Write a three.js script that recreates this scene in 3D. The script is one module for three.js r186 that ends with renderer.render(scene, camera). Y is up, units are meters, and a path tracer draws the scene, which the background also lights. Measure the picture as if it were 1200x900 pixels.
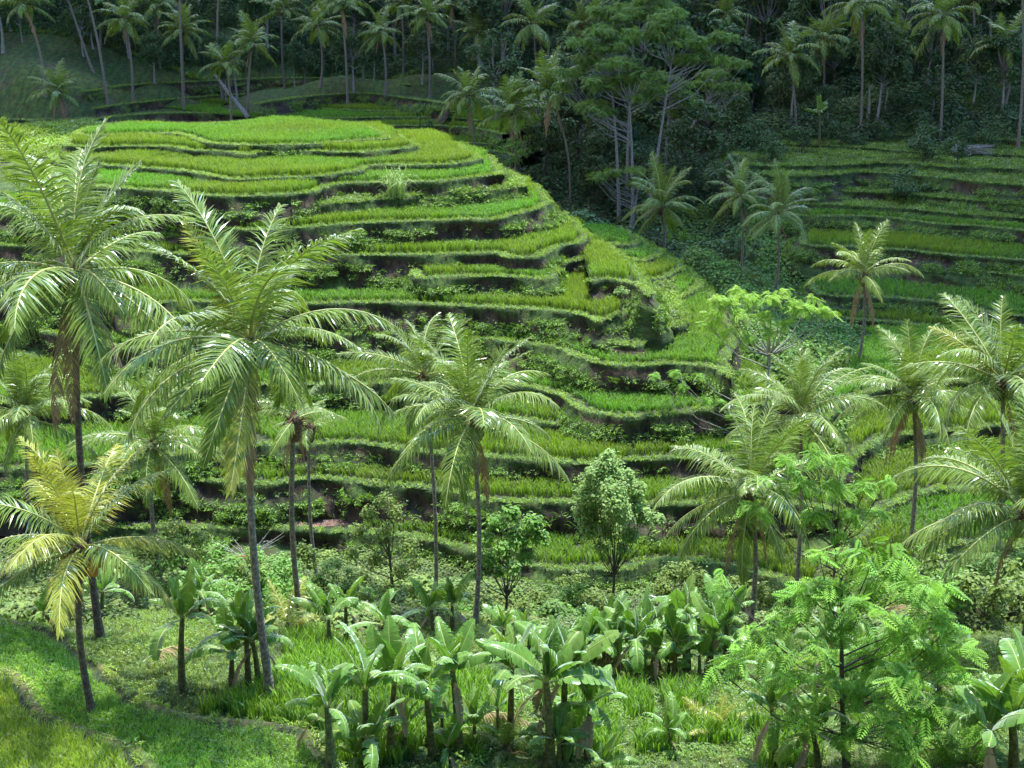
import * as THREE from 'three';
import { Sky } from 'three/addons/objects/Sky.js';
import { ImprovedNoise } from 'three/addons/math/ImprovedNoise.js';
import { mergeGeometries } from 'three/addons/utils/BufferGeometryUtils.js';

// ------------------------------------------------------------------ camera, sky, sun, exposure
const scene = new THREE.Scene();
const EYE = 40, PITCH = 17.7 * Math.PI / 180, FOC = 1500;           // FOC: focal length in pixels of a 1200 x 900 picture
const camera = new THREE.PerspectiveCamera(2 * Math.atan(450 / FOC) * 180 / Math.PI, 4 / 3, 0.5, 3000);
camera.position.set(0, EYE, 0);
camera.rotation.set(-PITCH, 0, 0);
const renderer = new THREE.WebGLRenderer({ antialias: true });
renderer.setSize(1024, 768);
renderer.toneMapping = THREE.LinearToneMapping;
renderer.toneMappingExposure = 1.92;
renderer.shadowMap.enabled = true;
const sunDir = new THREE.Vector3(0.15, 0.96, -0.22).normalize();
const sky = new Sky();
sky.name = 'sky'; sky.userData = { kind: 'structure' };
sky.scale.setScalar(2500);
sky.material.uniforms.sunPosition.value.copy(sunDir);
sky.material.uniforms.turbidity.value = 8;
sky.material.uniforms.rayleigh.value = 0.7;
sky.material.uniforms.mieCoefficient.value = 0.006;
if (sky.material.uniforms.cloudCoverage) { sky.material.uniforms.cloudCoverage.value = 0.62; sky.material.uniforms.cloudDensity.value = 0.5; }
scene.add(sky);
scene.environmentIntensity = 0.3;
const sun = new THREE.DirectionalLight(new THREE.Color(1, 0.945, 0.83), 5);
sun.target.position.set(0, 10, -90); sun.position.copy(sunDir).multiplyScalar(400).add(sun.target.position);
sun.castShadow = true; sun.shadow.radius = 1.5; sun.shadow.mapSize.set(4096, 4096);
Object.assign(sun.shadow.camera, { left: -160, right: 160, top: 160, bottom: -160, near: 10, far: 900 });
scene.add(sun, sun.target);

// ------------------------------------------------------------------ helpers
function rng(seed) { let a = seed >>> 0; return () => { a = (a + 0x6D2B79F5) | 0; let t = Math.imul(a ^ (a >>> 15), 1 | a); t = (t + Math.imul(t ^ (t >>> 7), 61 | t)) ^ t; return ((t ^ (t >>> 14)) >>> 0) / 4294967296; }; }
const R0 = rng(7);
const IN = new ImprovedNoise();
const noise = (x, y, z = 0) => IN.noise(x + 31.7, y + 17.3, z + 5.1);
function fbm(x, y, z = 0, o = 4) { let s = 0, a = 0.5, f = 1; for (let i = 0; i < o; i++) { s += a * noise(x * f, y * f, z * f); a *= 0.5; f *= 2.03; } return s; }
const clamp = (x, a, b) => Math.max(a, Math.min(b, x));
const lerp = (a, b, t) => a + (b - a) * t;
const sstep = (a, b, x) => { const t = clamp((x - a) / (b - a), 0, 1); return t * t * (3 - 2 * t); };
const V = (x, y, z) => new THREE.Vector3(x, y, z);
const sP = Math.sin(PITCH), cP = Math.cos(PITCH);
function ray(u, v) { const a = (u - 600) / FOC, b = (450 - v) / FOC; return [a, b * cP - sP, -b * sP - cP]; }
function atY(u, v, y) { const d = ray(u, v), t = (y - EYE) / d[1]; return V(d[0] * t, y, d[2] * t); }
function atZ(u, v, z) { const d = ray(u, v), t = -z / d[2]; return V(d[0] * t, EYE + d[1] * t, -z); }     // z: metres ahead of the eye
function toPix(x, y, z) { const yy = y - EYE, f = -z * cP - yy * sP, up = yy * cP - z * sP; return [600 + FOC * x / f, 450 - FOC * up / f, f]; }
function inPoly(x, y, P) { let c = false; for (let i = 0, j = P.length - 1; i < P.length; j = i++) { const a = P[i], b = P[j]; if ((a[1] > y) !== (b[1] > y) && x < (b[0] - a[0]) * (y - a[1]) / (b[1] - a[1]) + a[0]) c = !c; } return c; }
const used = {};
function numbered(n) { const k = used[n] = (used[n] || 0) + 1; return k === 1 ? n : n + '_' + String(k - 1).padStart(3, '0'); }
function tag(o, label, category, group, kind) { o.userData = { label }; if (category) o.userData.category = category; if (group) o.userData.group = group; if (kind) o.userData.kind = kind; return o; }
function thing(name, label, category, group, p) { const o = new THREE.Group(); o.name = numbered(name); if (p) o.position.copy(p); scene.add(o); return tag(o, label, category, group); }
function part(name, geo, mat, parent) { const m = new THREE.Mesh(geo, mat); m.name = name; m.castShadow = m.receiveShadow = true; parent.add(m); return m; }
function struct(name, geo, mat, label) { const m = part(numbered(name), geo, mat, scene); m.userData = { kind: 'structure', label }; return m; }
class MB {                                                                 // collects triangles
  constructor() { this.p = []; this.c = []; this.i = []; this.t = []; this.col = [1, 1, 1]; }
  v(x, y, z, u = 0, w = 0) { this.p.push(x, y, z); this.c.push(...this.col); this.t.push(u, w); return this.p.length / 3 - 1; }
  tri(a, b, c) { this.i.push(a, b, c); }
  quad(a, b, c, d) { this.i.push(a, b, c, a, c, d); }
  tube(pts, rad, n = 6, cap = false) {
    let prev = null, up = V(0.31, 0.2, 0.93), len = 0;
    for (let k = 0; k < pts.length; k++) {
      const a = pts[Math.max(0, k - 1)], b = pts[Math.min(pts.length - 1, k + 1)], T = V().subVectors(b, a).normalize();
      const s = V().crossVectors(T, up).normalize(), q = V().crossVectors(s, T).normalize(); up = q.clone();
      if (k) len += pts[k].distanceTo(pts[k - 1]);
      const ring = [];
      for (let j = 0; j <= n; j++) { const g = j / n * 2 * Math.PI, r = rad[k]; ring.push(this.v(pts[k].x + (s.x * Math.cos(g) + q.x * Math.sin(g)) * r, pts[k].y + (s.y * Math.cos(g) + q.y * Math.sin(g)) * r, pts[k].z + (s.z * Math.cos(g) + q.z * Math.sin(g)) * r, j / n, len)); }
      if (prev) for (let j = 0; j < n; j++) this.quad(prev[j], ring[j], ring[j + 1], prev[j + 1]);
      prev = ring;
    }
    return this;
  }
  geo() {
    const g = new THREE.BufferGeometry();
    g.setAttribute('position', new THREE.Float32BufferAttribute(this.p, 3)); g.setAttribute('color', new THREE.Float32BufferAttribute(this.c, 3)); g.setAttribute('uv', new THREE.Float32BufferAttribute(this.t, 2));
    g.setIndex(this.i); g.computeVertexNormals(); return g;
  }
}
// ------------------------------------------------------------------ textures and materials
function dataTex(n, f, srgb) {
  const d = new Uint8Array(n * n * 4);
  for (let y = 0; y < n; y++) for (let x = 0; x < n; x++) { const c = f(x / n, y / n, x, y), k = (y * n + x) * 4; for (let q = 0; q < 3; q++) d[k + q] = clamp(c[q] * 255, 0, 255); d[k + 3] = 255; }
  const t = new THREE.DataTexture(d, n, n); t.wrapS = t.wrapT = THREE.RepeatWrapping; t.magFilter = THREE.LinearFilter; t.minFilter = THREE.LinearMipmapLinearFilter; t.generateMipmaps = true;
  if (srgb) t.colorSpace = THREE.SRGBColorSpace; t.needsUpdate = true; return t;
}
const tile = (u, v, f, o, s = 0) => {                                     // tiling fbm: noise on a torus
  const a = u * 2 * Math.PI, b = v * 2 * Math.PI, r = f / (2 * Math.PI); let q = 0, am = 0.5, m = 1;
  for (let i = 0; i < o; i++) { q += am * (noise(Math.cos(a) * r * m + s, Math.sin(a) * r * m, Math.cos(b) * r * m) + noise(Math.sin(b) * r * m + s, Math.cos(a) * r * m + 9, Math.sin(a) * r * m)); am *= 0.55; m *= 2; } return q; };
const rt = rng(99);
const grainTex = dataTex(512, (u, v) => { const k = 0.78 + 0.34 * tile(u, v, 9, 5) + 0.22 * (rt() - 0.5); return [k * (1 + 0.25 * tile(u, v, 5, 2, 20)), k, k * 0.95]; }, true);
const bumpTex = dataTex(512, (u, v) => { const k = 0.5 + 0.5 * tile(u, v, 14, 5, 3) + 0.25 * (rt() - 0.5); return [k, k, k]; }, false);
const barkTex = dataTex(256, (u, v) => { const ring = Math.abs(((v * 6 + 0.25 * tile(u, v, 4, 2)) % 1) - 0.5) * 2, k = 0.7 + 0.1 * ring + 0.4 * tile(u, v, 10, 4, 8) + 0.16 * (rt() - 0.5); return [k, k * 0.98, k * 0.95]; }, true);
const barkBump = dataTex(256, (u, v) => { const ring = Math.abs(((v * 6 + 0.25 * tile(u, v, 4, 2)) % 1) - 0.5) * 2, k = 0.4 * ring + 0.3 + 0.4 * tile(u, v, 12, 4, 8); return [k, k, k]; }, false);
const veinTex = dataTex(256, (u, v) => { const k = 0.86 + 0.1 * Math.sin(v * 2 * Math.PI * 40) + 0.12 * tile(u, v, 6, 3, 2) + 0.06 * (rt() - 0.5); return [k, k, k * 0.95]; }, true);
const lin = (r, g, b) => new THREE.Color().setRGB(r, g, b);
function ground(c, rep = 0.25) { const a = grainTex.clone(), b = bumpTex.clone(); a.repeat.set(rep, rep); b.repeat.set(rep, rep); return new THREE.MeshStandardMaterial({ color: c, map: a, bumpMap: b, bumpScale: 0.12, roughness: 0.95, vertexColors: true }); }
function leaf(r, g, b, tr = 0.35, coat = 0, cr = 0.35) { return new THREE.MeshPhysicalMaterial({ color: lin(r, g, b), vertexColors: true, side: THREE.DoubleSide, roughness: 1, transmission: tr, thickness: 0, clearcoat: coat, clearcoatRoughness: cr, ior: 1.4 }); }
function bark(r, g, b) { return new THREE.MeshStandardMaterial({ color: lin(r, g, b), map: barkTex, bumpMap: barkBump, bumpScale: 0.02, roughness: 0.9, vertexColors: true }); }
const M = {
  earth: ground(lin(1, 1, 1), 0.25), bank: ground(lin(1, 1, 1), 0.4),
  rice: leaf(0.145, 0.31, 0.01, 0.38), ricef: leaf(0.19, 0.37, 0.012, 0.42), grass: leaf(0.16, 0.29, 0.022, 0.38),
  frond: leaf(0.172, 0.265, 0.02, 0.4, 0.9, 0.19), frondYellow: leaf(0.33, 0.36, 0.028, 0.42, 0.8, 0.2), frondDead: leaf(0.3, 0.2, 0.1, 0.1), 
  banana: leaf(0.19, 0.40, 0.028, 0.45, 0.6, 0.25), bananaYoung: leaf(0.24, 0.42, 0.025, 0.5, 0.5, 0.35), bananaDead: leaf(0.3, 0.22, 0.12, 0.1), bananaStem: bark(0.24, 0.25, 0.1),
  palmBark: bark(0.38, 0.33, 0.26), paleBark: bark(0.5, 0.49, 0.44), darkBark: bark(0.15, 0.12, 0.09), fibre: bark(0.2, 0.12, 0.06), nut: new THREE.MeshStandardMaterial({ color: lin(0.22, 0.25, 0.05), roughness: 0.6 }), nutOrange: new THREE.MeshStandardMaterial({ color: lin(0.5, 0.22, 0.04), roughness: 0.6 }),
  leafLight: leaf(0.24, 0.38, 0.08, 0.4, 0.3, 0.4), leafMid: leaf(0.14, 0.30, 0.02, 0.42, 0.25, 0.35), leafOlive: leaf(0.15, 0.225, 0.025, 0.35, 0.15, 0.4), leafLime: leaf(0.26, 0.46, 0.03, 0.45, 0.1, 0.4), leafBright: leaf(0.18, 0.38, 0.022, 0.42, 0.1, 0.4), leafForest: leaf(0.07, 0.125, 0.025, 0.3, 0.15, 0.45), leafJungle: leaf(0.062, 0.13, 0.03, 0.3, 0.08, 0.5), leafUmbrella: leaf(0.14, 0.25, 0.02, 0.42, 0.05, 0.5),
};

for (const k of ['banana', 'bananaYoung']) M[k].map = veinTex;
M.under = leaf(0.095, 0.19, 0.022, 0.35, 0.15, 0.45); M.rib = new THREE.MeshStandardMaterial({ color: lin(0.34, 0.36, 0.1), roughness: 0.6 }); M.soilPath = ground(lin(1, 1, 1), 0.5); M.pink = leaf(0.55, 0.1, 0.16, 0.3); M.red = leaf(0.35, 0.04, 0.03, 0.3); M.bamboo = new THREE.MeshStandardMaterial({ color: lin(0.5, 0.48, 0.4), roughness: 0.6 });
// ------------------------------------------------------------------ terraces: lips read from the picture, each on its own level
// [lip pixels], right side closing (pixels on the same level), reference [u, v of the lip, v of the bank foot], foot level
const T = {};
const lips = {
  14: [[-60, 622], [120, 620], [300, 620], [380, 624], [471, 629], [508, 637], [540, 643], [587, 657], [661, 667], [731, 667], [757, 660], [800, 659], [827, 661], [875, 669], [930, 684], [965, 690]],
  13: [[-60, 580], [100, 570], [220, 564], [281, 566], [319, 569], [342, 564], [367, 561], [396, 564], [428, 569], [487, 572], [540, 580], [567, 587], [680, 589], [760, 592], [850, 590], [930, 592], [985, 600]],
  12: [[-60, 556], [100, 545], [220, 532], [279, 525], [313, 523], [367, 521], [401, 519], [449, 525], [500, 531], [560, 536], [633, 540], [683, 545], [753, 540], [800, 538], [880, 536], [950, 540], [975, 545]],
  11: [[-60, 478], [60, 470], [180, 462], [300, 452], [440, 450], [560, 449], [620, 456], [660, 465], [683, 480], [700, 486], [747, 489], [800, 484], [860, 478], [905, 474], [935, 476]],
  10: [[-60, 372], [0, 378], [30, 384], [78, 395], [110, 400], [138, 410], [200, 404], [300, 396], [400, 392], [500, 393], [560, 397], [608, 403], [648, 408], [677, 419], [709, 428], [733, 430], [773, 428], [813, 429], [837, 433], [856, 443]],
  9: [[-60, 350], [60, 352], [110, 356], [144, 364], [170, 360], [200, 354], [300, 357], [360, 357], [400, 356], [456, 356], [560, 360], [640, 365], [677, 369], [705, 378]],
  8: [[484, 316], [492, 327], [530, 325], [590, 325], [640, 329], [652, 325], [657, 312], [680, 305], [705, 300]],
  7: [[-60, 288], [80, 290], [200, 298], [300, 302], [400, 300], [460, 300], [560, 298], [582, 298], [595, 302], [630, 302], [640, 297], [655, 290], [677, 286]],
  6: [[-60, 252], [100, 251], [142, 251], [176, 252], [230, 262], [290, 270], [344, 268], [380, 265], [432, 262], [520, 259], [544, 258], [576, 258], [600, 253], [626, 246], [645, 238]],
  5: [[48, 222], [34, 228], [48, 237], [130, 236], [210, 240], [300, 243], [400, 238], [470, 232], [508, 228], [540, 227], [580, 223], [610, 219], [617, 220]],
  4: [[56, 200], [44, 206], [54, 215], [150, 222], [208, 226], [230, 229], [270, 231], [330, 229], [365, 226], [385, 219], [400, 216], [434, 215], [486, 213.6], [528, 212], [560, 208], [584, 205], [590, 206]],
  3: [[72, 178], [60, 184], [68, 191], [114, 194], [188, 199], [228, 203], [246, 207], [275, 211], [310, 210], [375, 207], [405, 203], [424, 201], [431, 195], [460, 194], [500, 194], [528, 193], [548, 190], [565, 187]],
  2: [[86, 162], [76, 166], [80, 172], [110, 173], [160, 172], [210, 174], [224, 177], [260, 178], [292, 182], [305, 179], [360, 178], [427, 179], [485, 173], [491, 172]],
  1: [[140, 147.5], [108, 150], [92, 154], [98, 159.5], [150, 158], [200, 157], [222, 161], [236, 167], [250, 169], [300, 171], [360, 170], [400, 167], [456, 162.5]],
};
const refs = { 13: [680, 589, 624, 14], 12: [640, 541, 562, 13], 11: [740, 488, 517, 12], 10: [700, 426, 455, 11], 9: [600, 362, 389, 10], 8: [620, 328, 347, 9], 7: [430, 300, 335, 9], 6: [450, 261, 287, 7], 5: [560, 225, 237, 6], 4: [540, 211, 221, 5], 3: [500, 194, 199, 4], 2: [460, 175, 181, 3], 1: [420, 166, 169, 2] };
const level = { 14: EYE - 33.6 };
for (const k of [13, 12, 11, 10, 9, 8, 7, 6, 5, 4, 3, 2, 1]) {
  const [u, vl, vb, f] = refs[k]; let p = atY(u, vb, level[f]); const px = toPix(p.x, p.y, p.z);
  p = atY(u, vb + 0.35 * FOC / px[2] * 0.95, level[f]);                                    // the crop hides the foot of the bank
  level[k] = atZ(u, vl, -p.z).y;
}
const closeR = {                                                       // right-hand ends, on the terrace's own level, from the lip backwards
  10: [[852, 418], [864, 396], [846, 366], [838, 347], [820, 328], [790, 308], [760, 296]],
  9: [[722, 372], [742, 364], [768, 353], [754, 326], [735, 305], [712, 285], [690, 268]],
  8: [[712, 305], [704, 296], [690, 282]],
  7: [[688, 277], [676, 262], [662, 250]],
};
const fields = [];                                                      // every level piece of ground: { lip (world points), poly, y, ... }
function smoothLine(pts, step, wob, seed) {                            // Catmull-Rom, evenly resampled, with a small sideways wobble
  const c = new THREE.CatmullRomCurve3(pts, false, 'centripetal'); const n = Math.max(4, Math.round(c.getLength() / step)); const out = c.getSpacedPoints(n);
  return out.map((p, i) => { const a = out[Math.max(0, i - 1)], b = out[Math.min(n, i + 1)], t = V().subVectors(b, a).normalize(), w = wob * (fbm(p.x * 0.35, p.z * 0.35, seed, 3) * 2); return V(p.x - t.z * w, p.y, p.z + t.x * w); });
}
function field(name, lipPix, y, o = {}) {
  const w = lipPix.map(([u, v]) => atY(u, v, y)), lip = smoothLine(w, o.step || 0.5, o.wob ?? 0.25, y);
  const right = (o.right || []).map(([u, v]) => atY(u, v, y)), left = (o.left || []).map(([u, v]) => atY(u, v, y));
  const back = o.back.map(p => V(p[0], y, -p[1]));
  const rim = right.length ? smoothLine([w[w.length - 1], ...right], 0.6, 0.2, y + 3).slice(1) : [];
  const edge = [...lip, ...rim, ...back];
  const f = { name, y, lip: [...lip, ...rim], poly: edge.map(p => [p.x, p.z]), h: o.h || 2, rice: o.rice, soil: o.soil ?? 0.5, o };
  const xs = f.poly.map(p => p[0]), zs = f.poly.map(p => p[1]); f.bb = [Math.min(...xs), Math.max(...xs), Math.min(...zs), Math.max(...zs)];
  fields.push(f); return f;
}
const hill = {};
closeR[1] = [[449, 156], [417, 147.5], [360, 142], [330, 140.5], [225, 148], [170, 147]];
for (let k = 14; k >= 1; k--) {
  const y = level[k]; let r = closeR[k];
  if (!r) { const u = lips[k - 1][lips[k - 1].length - 1]; r = [[Math.max(u[0] + 12, lips[k][lips[k].length - 1][0] - 30), u[1] - 3]]; }
  const q = atY(...r[r.length - 1], y), back = k === 1 ? [] : k === 8 ? [[3.5, 112], [-8, 112]] : [[q.x - 3, -q.z + 8], [k <= 5 ? atY(...lips[k][0], y).x + 2 : -95, -q.z + 8]];
  hill[k] = field('rice_terrace', lips[k], y, { right: r, back, h: k === 14 ? 2.2 : 2.6, rice: k !== 5, soil: [0, .35, .45, .3, .6, .2, .45, .75, .3, .5, .75, .7, .7, .7, .3][k], step: 0.45 });
}
// the hump on the right flank, and small ledges
field('rice_terrace', [[692, 331], [706, 328], [720, 329], [745, 335], [764, 348]], level[8] + 0.15, { right: [[752, 324], [730, 300], [705, 284]], back: [[6, 112]], h: 2.4, rice: true, soil: 0.35 });
field('rice_terrace', [[688, 397], [706, 402], [730, 405], [750, 406], [757, 401]], (level[9] + 2 * level[10]) / 3, { right: [[745, 394], [728, 388]], back: [[5.5, 102]], h: 1, rice: false, soil: 0.8 });
field('rice_terrace', [[560, 487], [600, 491], [632, 496], [660, 500], [677, 502]], level[11] * 0.4 + level[12] * 0.6, { right: [[690, 492], [688, 480]], back: [[3, 92], [-12, 92]], h: 1.4, rice: true, soil: 0.5 });
field('rice_terrace', [[752, 364], [770, 378], [788, 384], [800, 380], [806, 366], [796, 356]], level[10] + 0.9, { back: [[14, 112]], h: 1.2, rice: false, soil: 0.75 });
for (const [dy, lp, rt, bk] of [[0.55, [[752, 350], [770, 352], [790, 350], [812, 342], [824, 333]], [[808, 318], [786, 305]], [[11, 122], [8, 114]]], [1.15, [[742, 324], [756, 328], [775, 327], [795, 319], [802, 312]], [[784, 301], [770, 294]], [[9, 122], [6, 114]]], [1.75, [[730, 303], [742, 306], [758, 306], [774, 300], [776, 295]], [[758, 286], [745, 280]], [[7, 122], [4, 114]]], [2.3, [[716, 286], [728, 288], [742, 287], [750, 281]], [[736, 272], [722, 267]], [[4.5, 122], [3, 114]]]]) field('rice_terrace', lp, level[10] + dy, { right: rt, back: bk, h: 1, rice: true, soil: 0.4 });
// far terraces behind the hill's crown
const zRef = (u, v, z) => atZ(u, v, z).y;
field('far_terrace', [[300, 139], [400, 139], [470, 138], [530, 139], [560, 142]], zRef(460, 139, 178), { back: [[8, 200], [-60, 200]], h: 1.6, rice: true, soil: 0.6 });
field('far_terrace', [[380, 128], [420, 130], [470, 131], [530, 132]], zRef(460, 131, 184), { back: [[0, 204], [-60, 204]], h: 1.6, rice: true, soil: 0.7 });
field('far_terrace', [[380, 152], [422, 149], [512, 148], [560, 152], [590, 158]], zRef(460, 149, 173), { back: [[12, 196], [-50, 196]], h: 1.8, rice: true, soil: 0.6 });
field('far_terrace', [[480, 168], [510, 167], [580, 170], [600, 174]], zRef(540, 168, 167), { back: [[14, 190], [-30, 190]], h: 2, rice: true, soil: 0.4 });
field('far_terrace', [[500, 176], [524, 176], [586, 179], [606, 184]], zRef(560, 177, 164), { back: [[14, 186], [-20, 186]], h: 2, rice: true, soil: 0.5 });
field('far_terrace', [[-60, 146], [20, 141], [60, 146], [90, 147], [130, 138], [200, 133], [270, 134], [310, 137]], zRef(200, 134, 184), { back: [[-34, 206], [-100, 206]], h: 3, rice: false, soil: 1.1, lean: 0.5 });
for (const [z, lp] of [[190, [[110, 128], [170, 120], [250, 113], [320, 110]]], [196, [[100, 108], [160, 100], [240, 96], [330, 92], [420, 94], [480, 100]]], [188, [[300, 122], [360, 114], [420, 110], [480, 116], [530, 124]]]]) { const y = zRef(lp[1][0], lp[1][1], z), w = lp.map(([u, v]) => atY(u, v, y)).reverse(); field('far_terrace', lp, y, { back: w.map(p => [p.x, -p.z + 5]), h: 1.6, rice: false, soil: 0.8, lean: 0.6, wob: 0.6 }); }
// shaded terraces on the right-hand slope
const RB = z => [[90, z], [90, 200], [38, 200]];
for (const [z, lp, rice, h, soil] of [
  [112, [[935, 366], [981, 373], [1027, 377], [1100, 384], [1200, 392], [1270, 398]], true, 2, .4], [115.5, [[960, 346], [1010, 349], [1056, 351], [1104, 356], [1140, 364], [1200, 372], [1270, 380]], true, 2, .5], [118, [[970, 330], [1050, 332], [1107, 341], [1168, 351], [1200, 356], [1270, 364]], true, 1.6, .4], [121, [[1000, 302], [1077, 310], [1130, 316], [1173, 321], [1200, 325], [1270, 333]], true, 1.6, .3], [124, [[950, 288], [1000, 290], [1056, 294], [1107, 299], [1200, 306], [1270, 312]], true, 1.6, .5],
  [131, [[905, 250], [939, 253], [1024, 255], [1120, 265], [1147, 266], [1200, 271], [1270, 277]], true, 2, .7], [134.5, [[912, 238], [960, 240], [1030, 243], [1110, 250], [1200, 257], [1270, 262]], false, 1.4, .4], [138, [[905, 222], [960, 224], [1030, 226], [1100, 232], [1200, 240], [1270, 245]], false, 1.4, .3], [142, [[900, 206], [960, 206], [1019, 203], [1080, 207], [1140, 213], [1200, 218], [1270, 224]], false, 3.5, .5], [147, [[870, 194], [930, 195], [987, 194], [1020, 192], [1050, 192], [1093, 195], [1200, 199], [1270, 203]], false, 2, .3], [153, [[880, 168], [930, 170], [1000, 173], [1090, 180], [1150, 181], [1200, 183], [1270, 188]], false, 2, .3], [158, [[900, 158], [980, 157], [1080, 160], [1200, 166], [1270, 170]], false, 2, .3]])
  field('shaded_terrace', [[lp[0][0] - 2, lp[0][1] - 26], [lp[0][0] - 12, lp[0][1] - 12], ...lp], zRef(lp[3][0], lp[3][1], z), { back: RB(z), h, rice, soil, wob: 0.5, lean: 0.7 });
// sunny slope at the right, below the palms
for (const [z, u, v, lp, h] of [[66, 1100, 646, [[1000, 700], [1040, 690], [1072, 672], [1100, 646], [1124, 638], [1160, 640], [1250, 634]], 2], [73, 1080, 580, [[1008, 640], [1022, 612], [1040, 596], [1080, 578], [1130, 574], [1180, 570], [1260, 566]], 2], [81, 1080, 508, [[985, 560], [1010, 530], [1050, 512], [1110, 506], [1170, 500], [1260, 494]], 2], [90, 1080, 445, [[960, 500], [1000, 468], [1060, 450], [1120, 446], [1190, 440], [1260, 436]], 2]])
  field('sunny_terrace', lp, zRef(u, v, z), { back: [[62, z], [62, 104], [30, 104]], h, rice: true, soil: 0.45 });
// foreground fields on the near side of the valley
const yA = EYE - 21.3;
field('near_terrace', [[-80, 728], [-20, 728], [30, 733], [62, 740], [92, 764], [116, 784], [140, 808], [160, 824], [200, 836], [240, 844], [300, 850], [340, 858], [372, 872], [388, 900], [395, 960]], yA, { back: [[-6, 22], [-30, 22]], h: 1.6, rice: true, soil: 0.25, step: 0.3, wob: 0.12 });
field('near_terrace', [[-80, 778], [-20, 782], [8, 790], [22, 800], [30, 818], [44, 838], [72, 851], [105, 862], [150, 884], [175, 915], [190, 960]], yA + 0.55, { back: [[-9, 22], [-30, 22]], h: 0.9, rice: true, soil: 0.3, step: 0.3, wob: 0.12 });

// ------------------------------------------------------------------ base terrain through points read from the picture
const ctl = [];

const cp = (u, v, z, d = 0) => { const p = atZ(u, v, z); ctl.push([p.x, p.z, p.y + d]); };
const cw = (x, y, z) => ctl.push([x, -z, y]);
for (const a of [[-200, 910, 28, -1.2], [0, 900, 29.5, -1.2], [200, 900, 31.5, -1.2], [330, 900, 32.4, -1.1], [420, 900, 32.9], [0, 800, 34, -1.3], [100, 850, 33, -1.2], [200, 860, 33, -1.1], [100, 800, 35.5, -1], [600, 900, 33.5], [800, 900, 34], [1000, 900, 33.5], [1200, 900, 32], [1400, 900, 31], [318, 815, 36.5], [230, 780, 39.5], [450, 830, 36.5], [600, 830, 37.5], [750, 830, 38.5], [900, 830, 38], [1050, 830, 37], [1200, 830, 35.5], [117, 745, 42], [290, 760, 42.5], [355, 740, 44], [450, 760, 45], [600, 770, 44.5], [557, 725, 51], [700, 760, 46], [800, 765, 46.5], [900, 760, 46], [1000, 770, 44], [1197, 765, 41], [878, 735, 49.5], [460, 722, 50], [700, 728, 51.5], [1050, 735, 49], [1163, 700, 55]]) cp(...a);
for (const a of [[-40, 36, 4], [0, 36.5, 4], [40, 36, 4], [-14, 26, 18], [0, 25, 18], [16, 25, 18], [-40, 27, 25], [40, 25, 25], [-60, 38, -10], [0, 39, -10], [60, 38, -10],
  [-40, 11, 56], [-24, 9.5, 58], [-8, 6, 60], [4, 4.2, 61], [16, 4, 61.5], [28, 5, 60], [44, 9, 57], [70, 14, 55], [-70, 16, 55]]) cw(...a);
for (const a of [[560, 700, 66], [650, 705, 66], [750, 705, 65], [850, 705, 64.5], [950, 720, 62], [420, 680, 66], [300, 670, 64], [180, 660, 62], [50, 650, 60]]) cp(...a);
for (const a of [[0, 152, 166], [70, 150, 170], [-200, 120, 180], [0, 70, 192], [52, 92, 184], [100, 120, 182], [124, 90, 190], [200, 84, 196], [300, 100, 190], [400, 80, 200], [480, 90, 200], [560, 120, 192], [620, 150, 182], [610, 210, 163], [668, 245, 152], [730, 288, 142], [790, 300, 138], [840, 335, 128], [880, 330, 120], [900, 400, 105], [930, 450, 95], [890, 520, 84], [900, 600, 74], [860, 250, 145], [820, 190, 168], [760, 150, 182], [700, 120, 192], [900, 150, 168], [1000, 140, 168], [1100, 146, 165], [1200, 150, 163], [1400, 150, 165], [625, 70, 205], [800, 70, 205], [1000, 60, 195], [1200, 60, 190], [1400, 50, 195], [0, 10, 215], [300, 20, 220], [-300, 10, 220], [600, 0, 235], [900, 0, 225], [1200, 0, 215], [1500, 0, 220], [-300, -170, 290], [0, -170, 290], [300, -170, 295], [600, -170, 300], [900, -170, 295], [1200, -170, 290], [1500, -170, 290], [1300, 330, 120], [1350, 450, 92], [1300, 560, 72]]) cp(...a);
fields.forEach((f, i) => { if (f.name === 'near_terrace') return; const n = f.name === 'rice_terrace' ? 9 : 6; for (let k = 0; k < n; k++) { const p = f.lip[Math.floor(k / n * (f.lip.length - 1))]; ctl.push([p.x, p.z, p.y - f.h * 0.75 - 0.4]); } });
for (const z of [190, 160]) cw(-100, EYE - 17, z);
for (const a of [[40, 192, 128], [0, 172, 140], [0, 215, 118], [-80, 205, 125], [50, 158, 145], [110, 148, 152], [-100, 170, 145]]) cp(...a);
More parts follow.
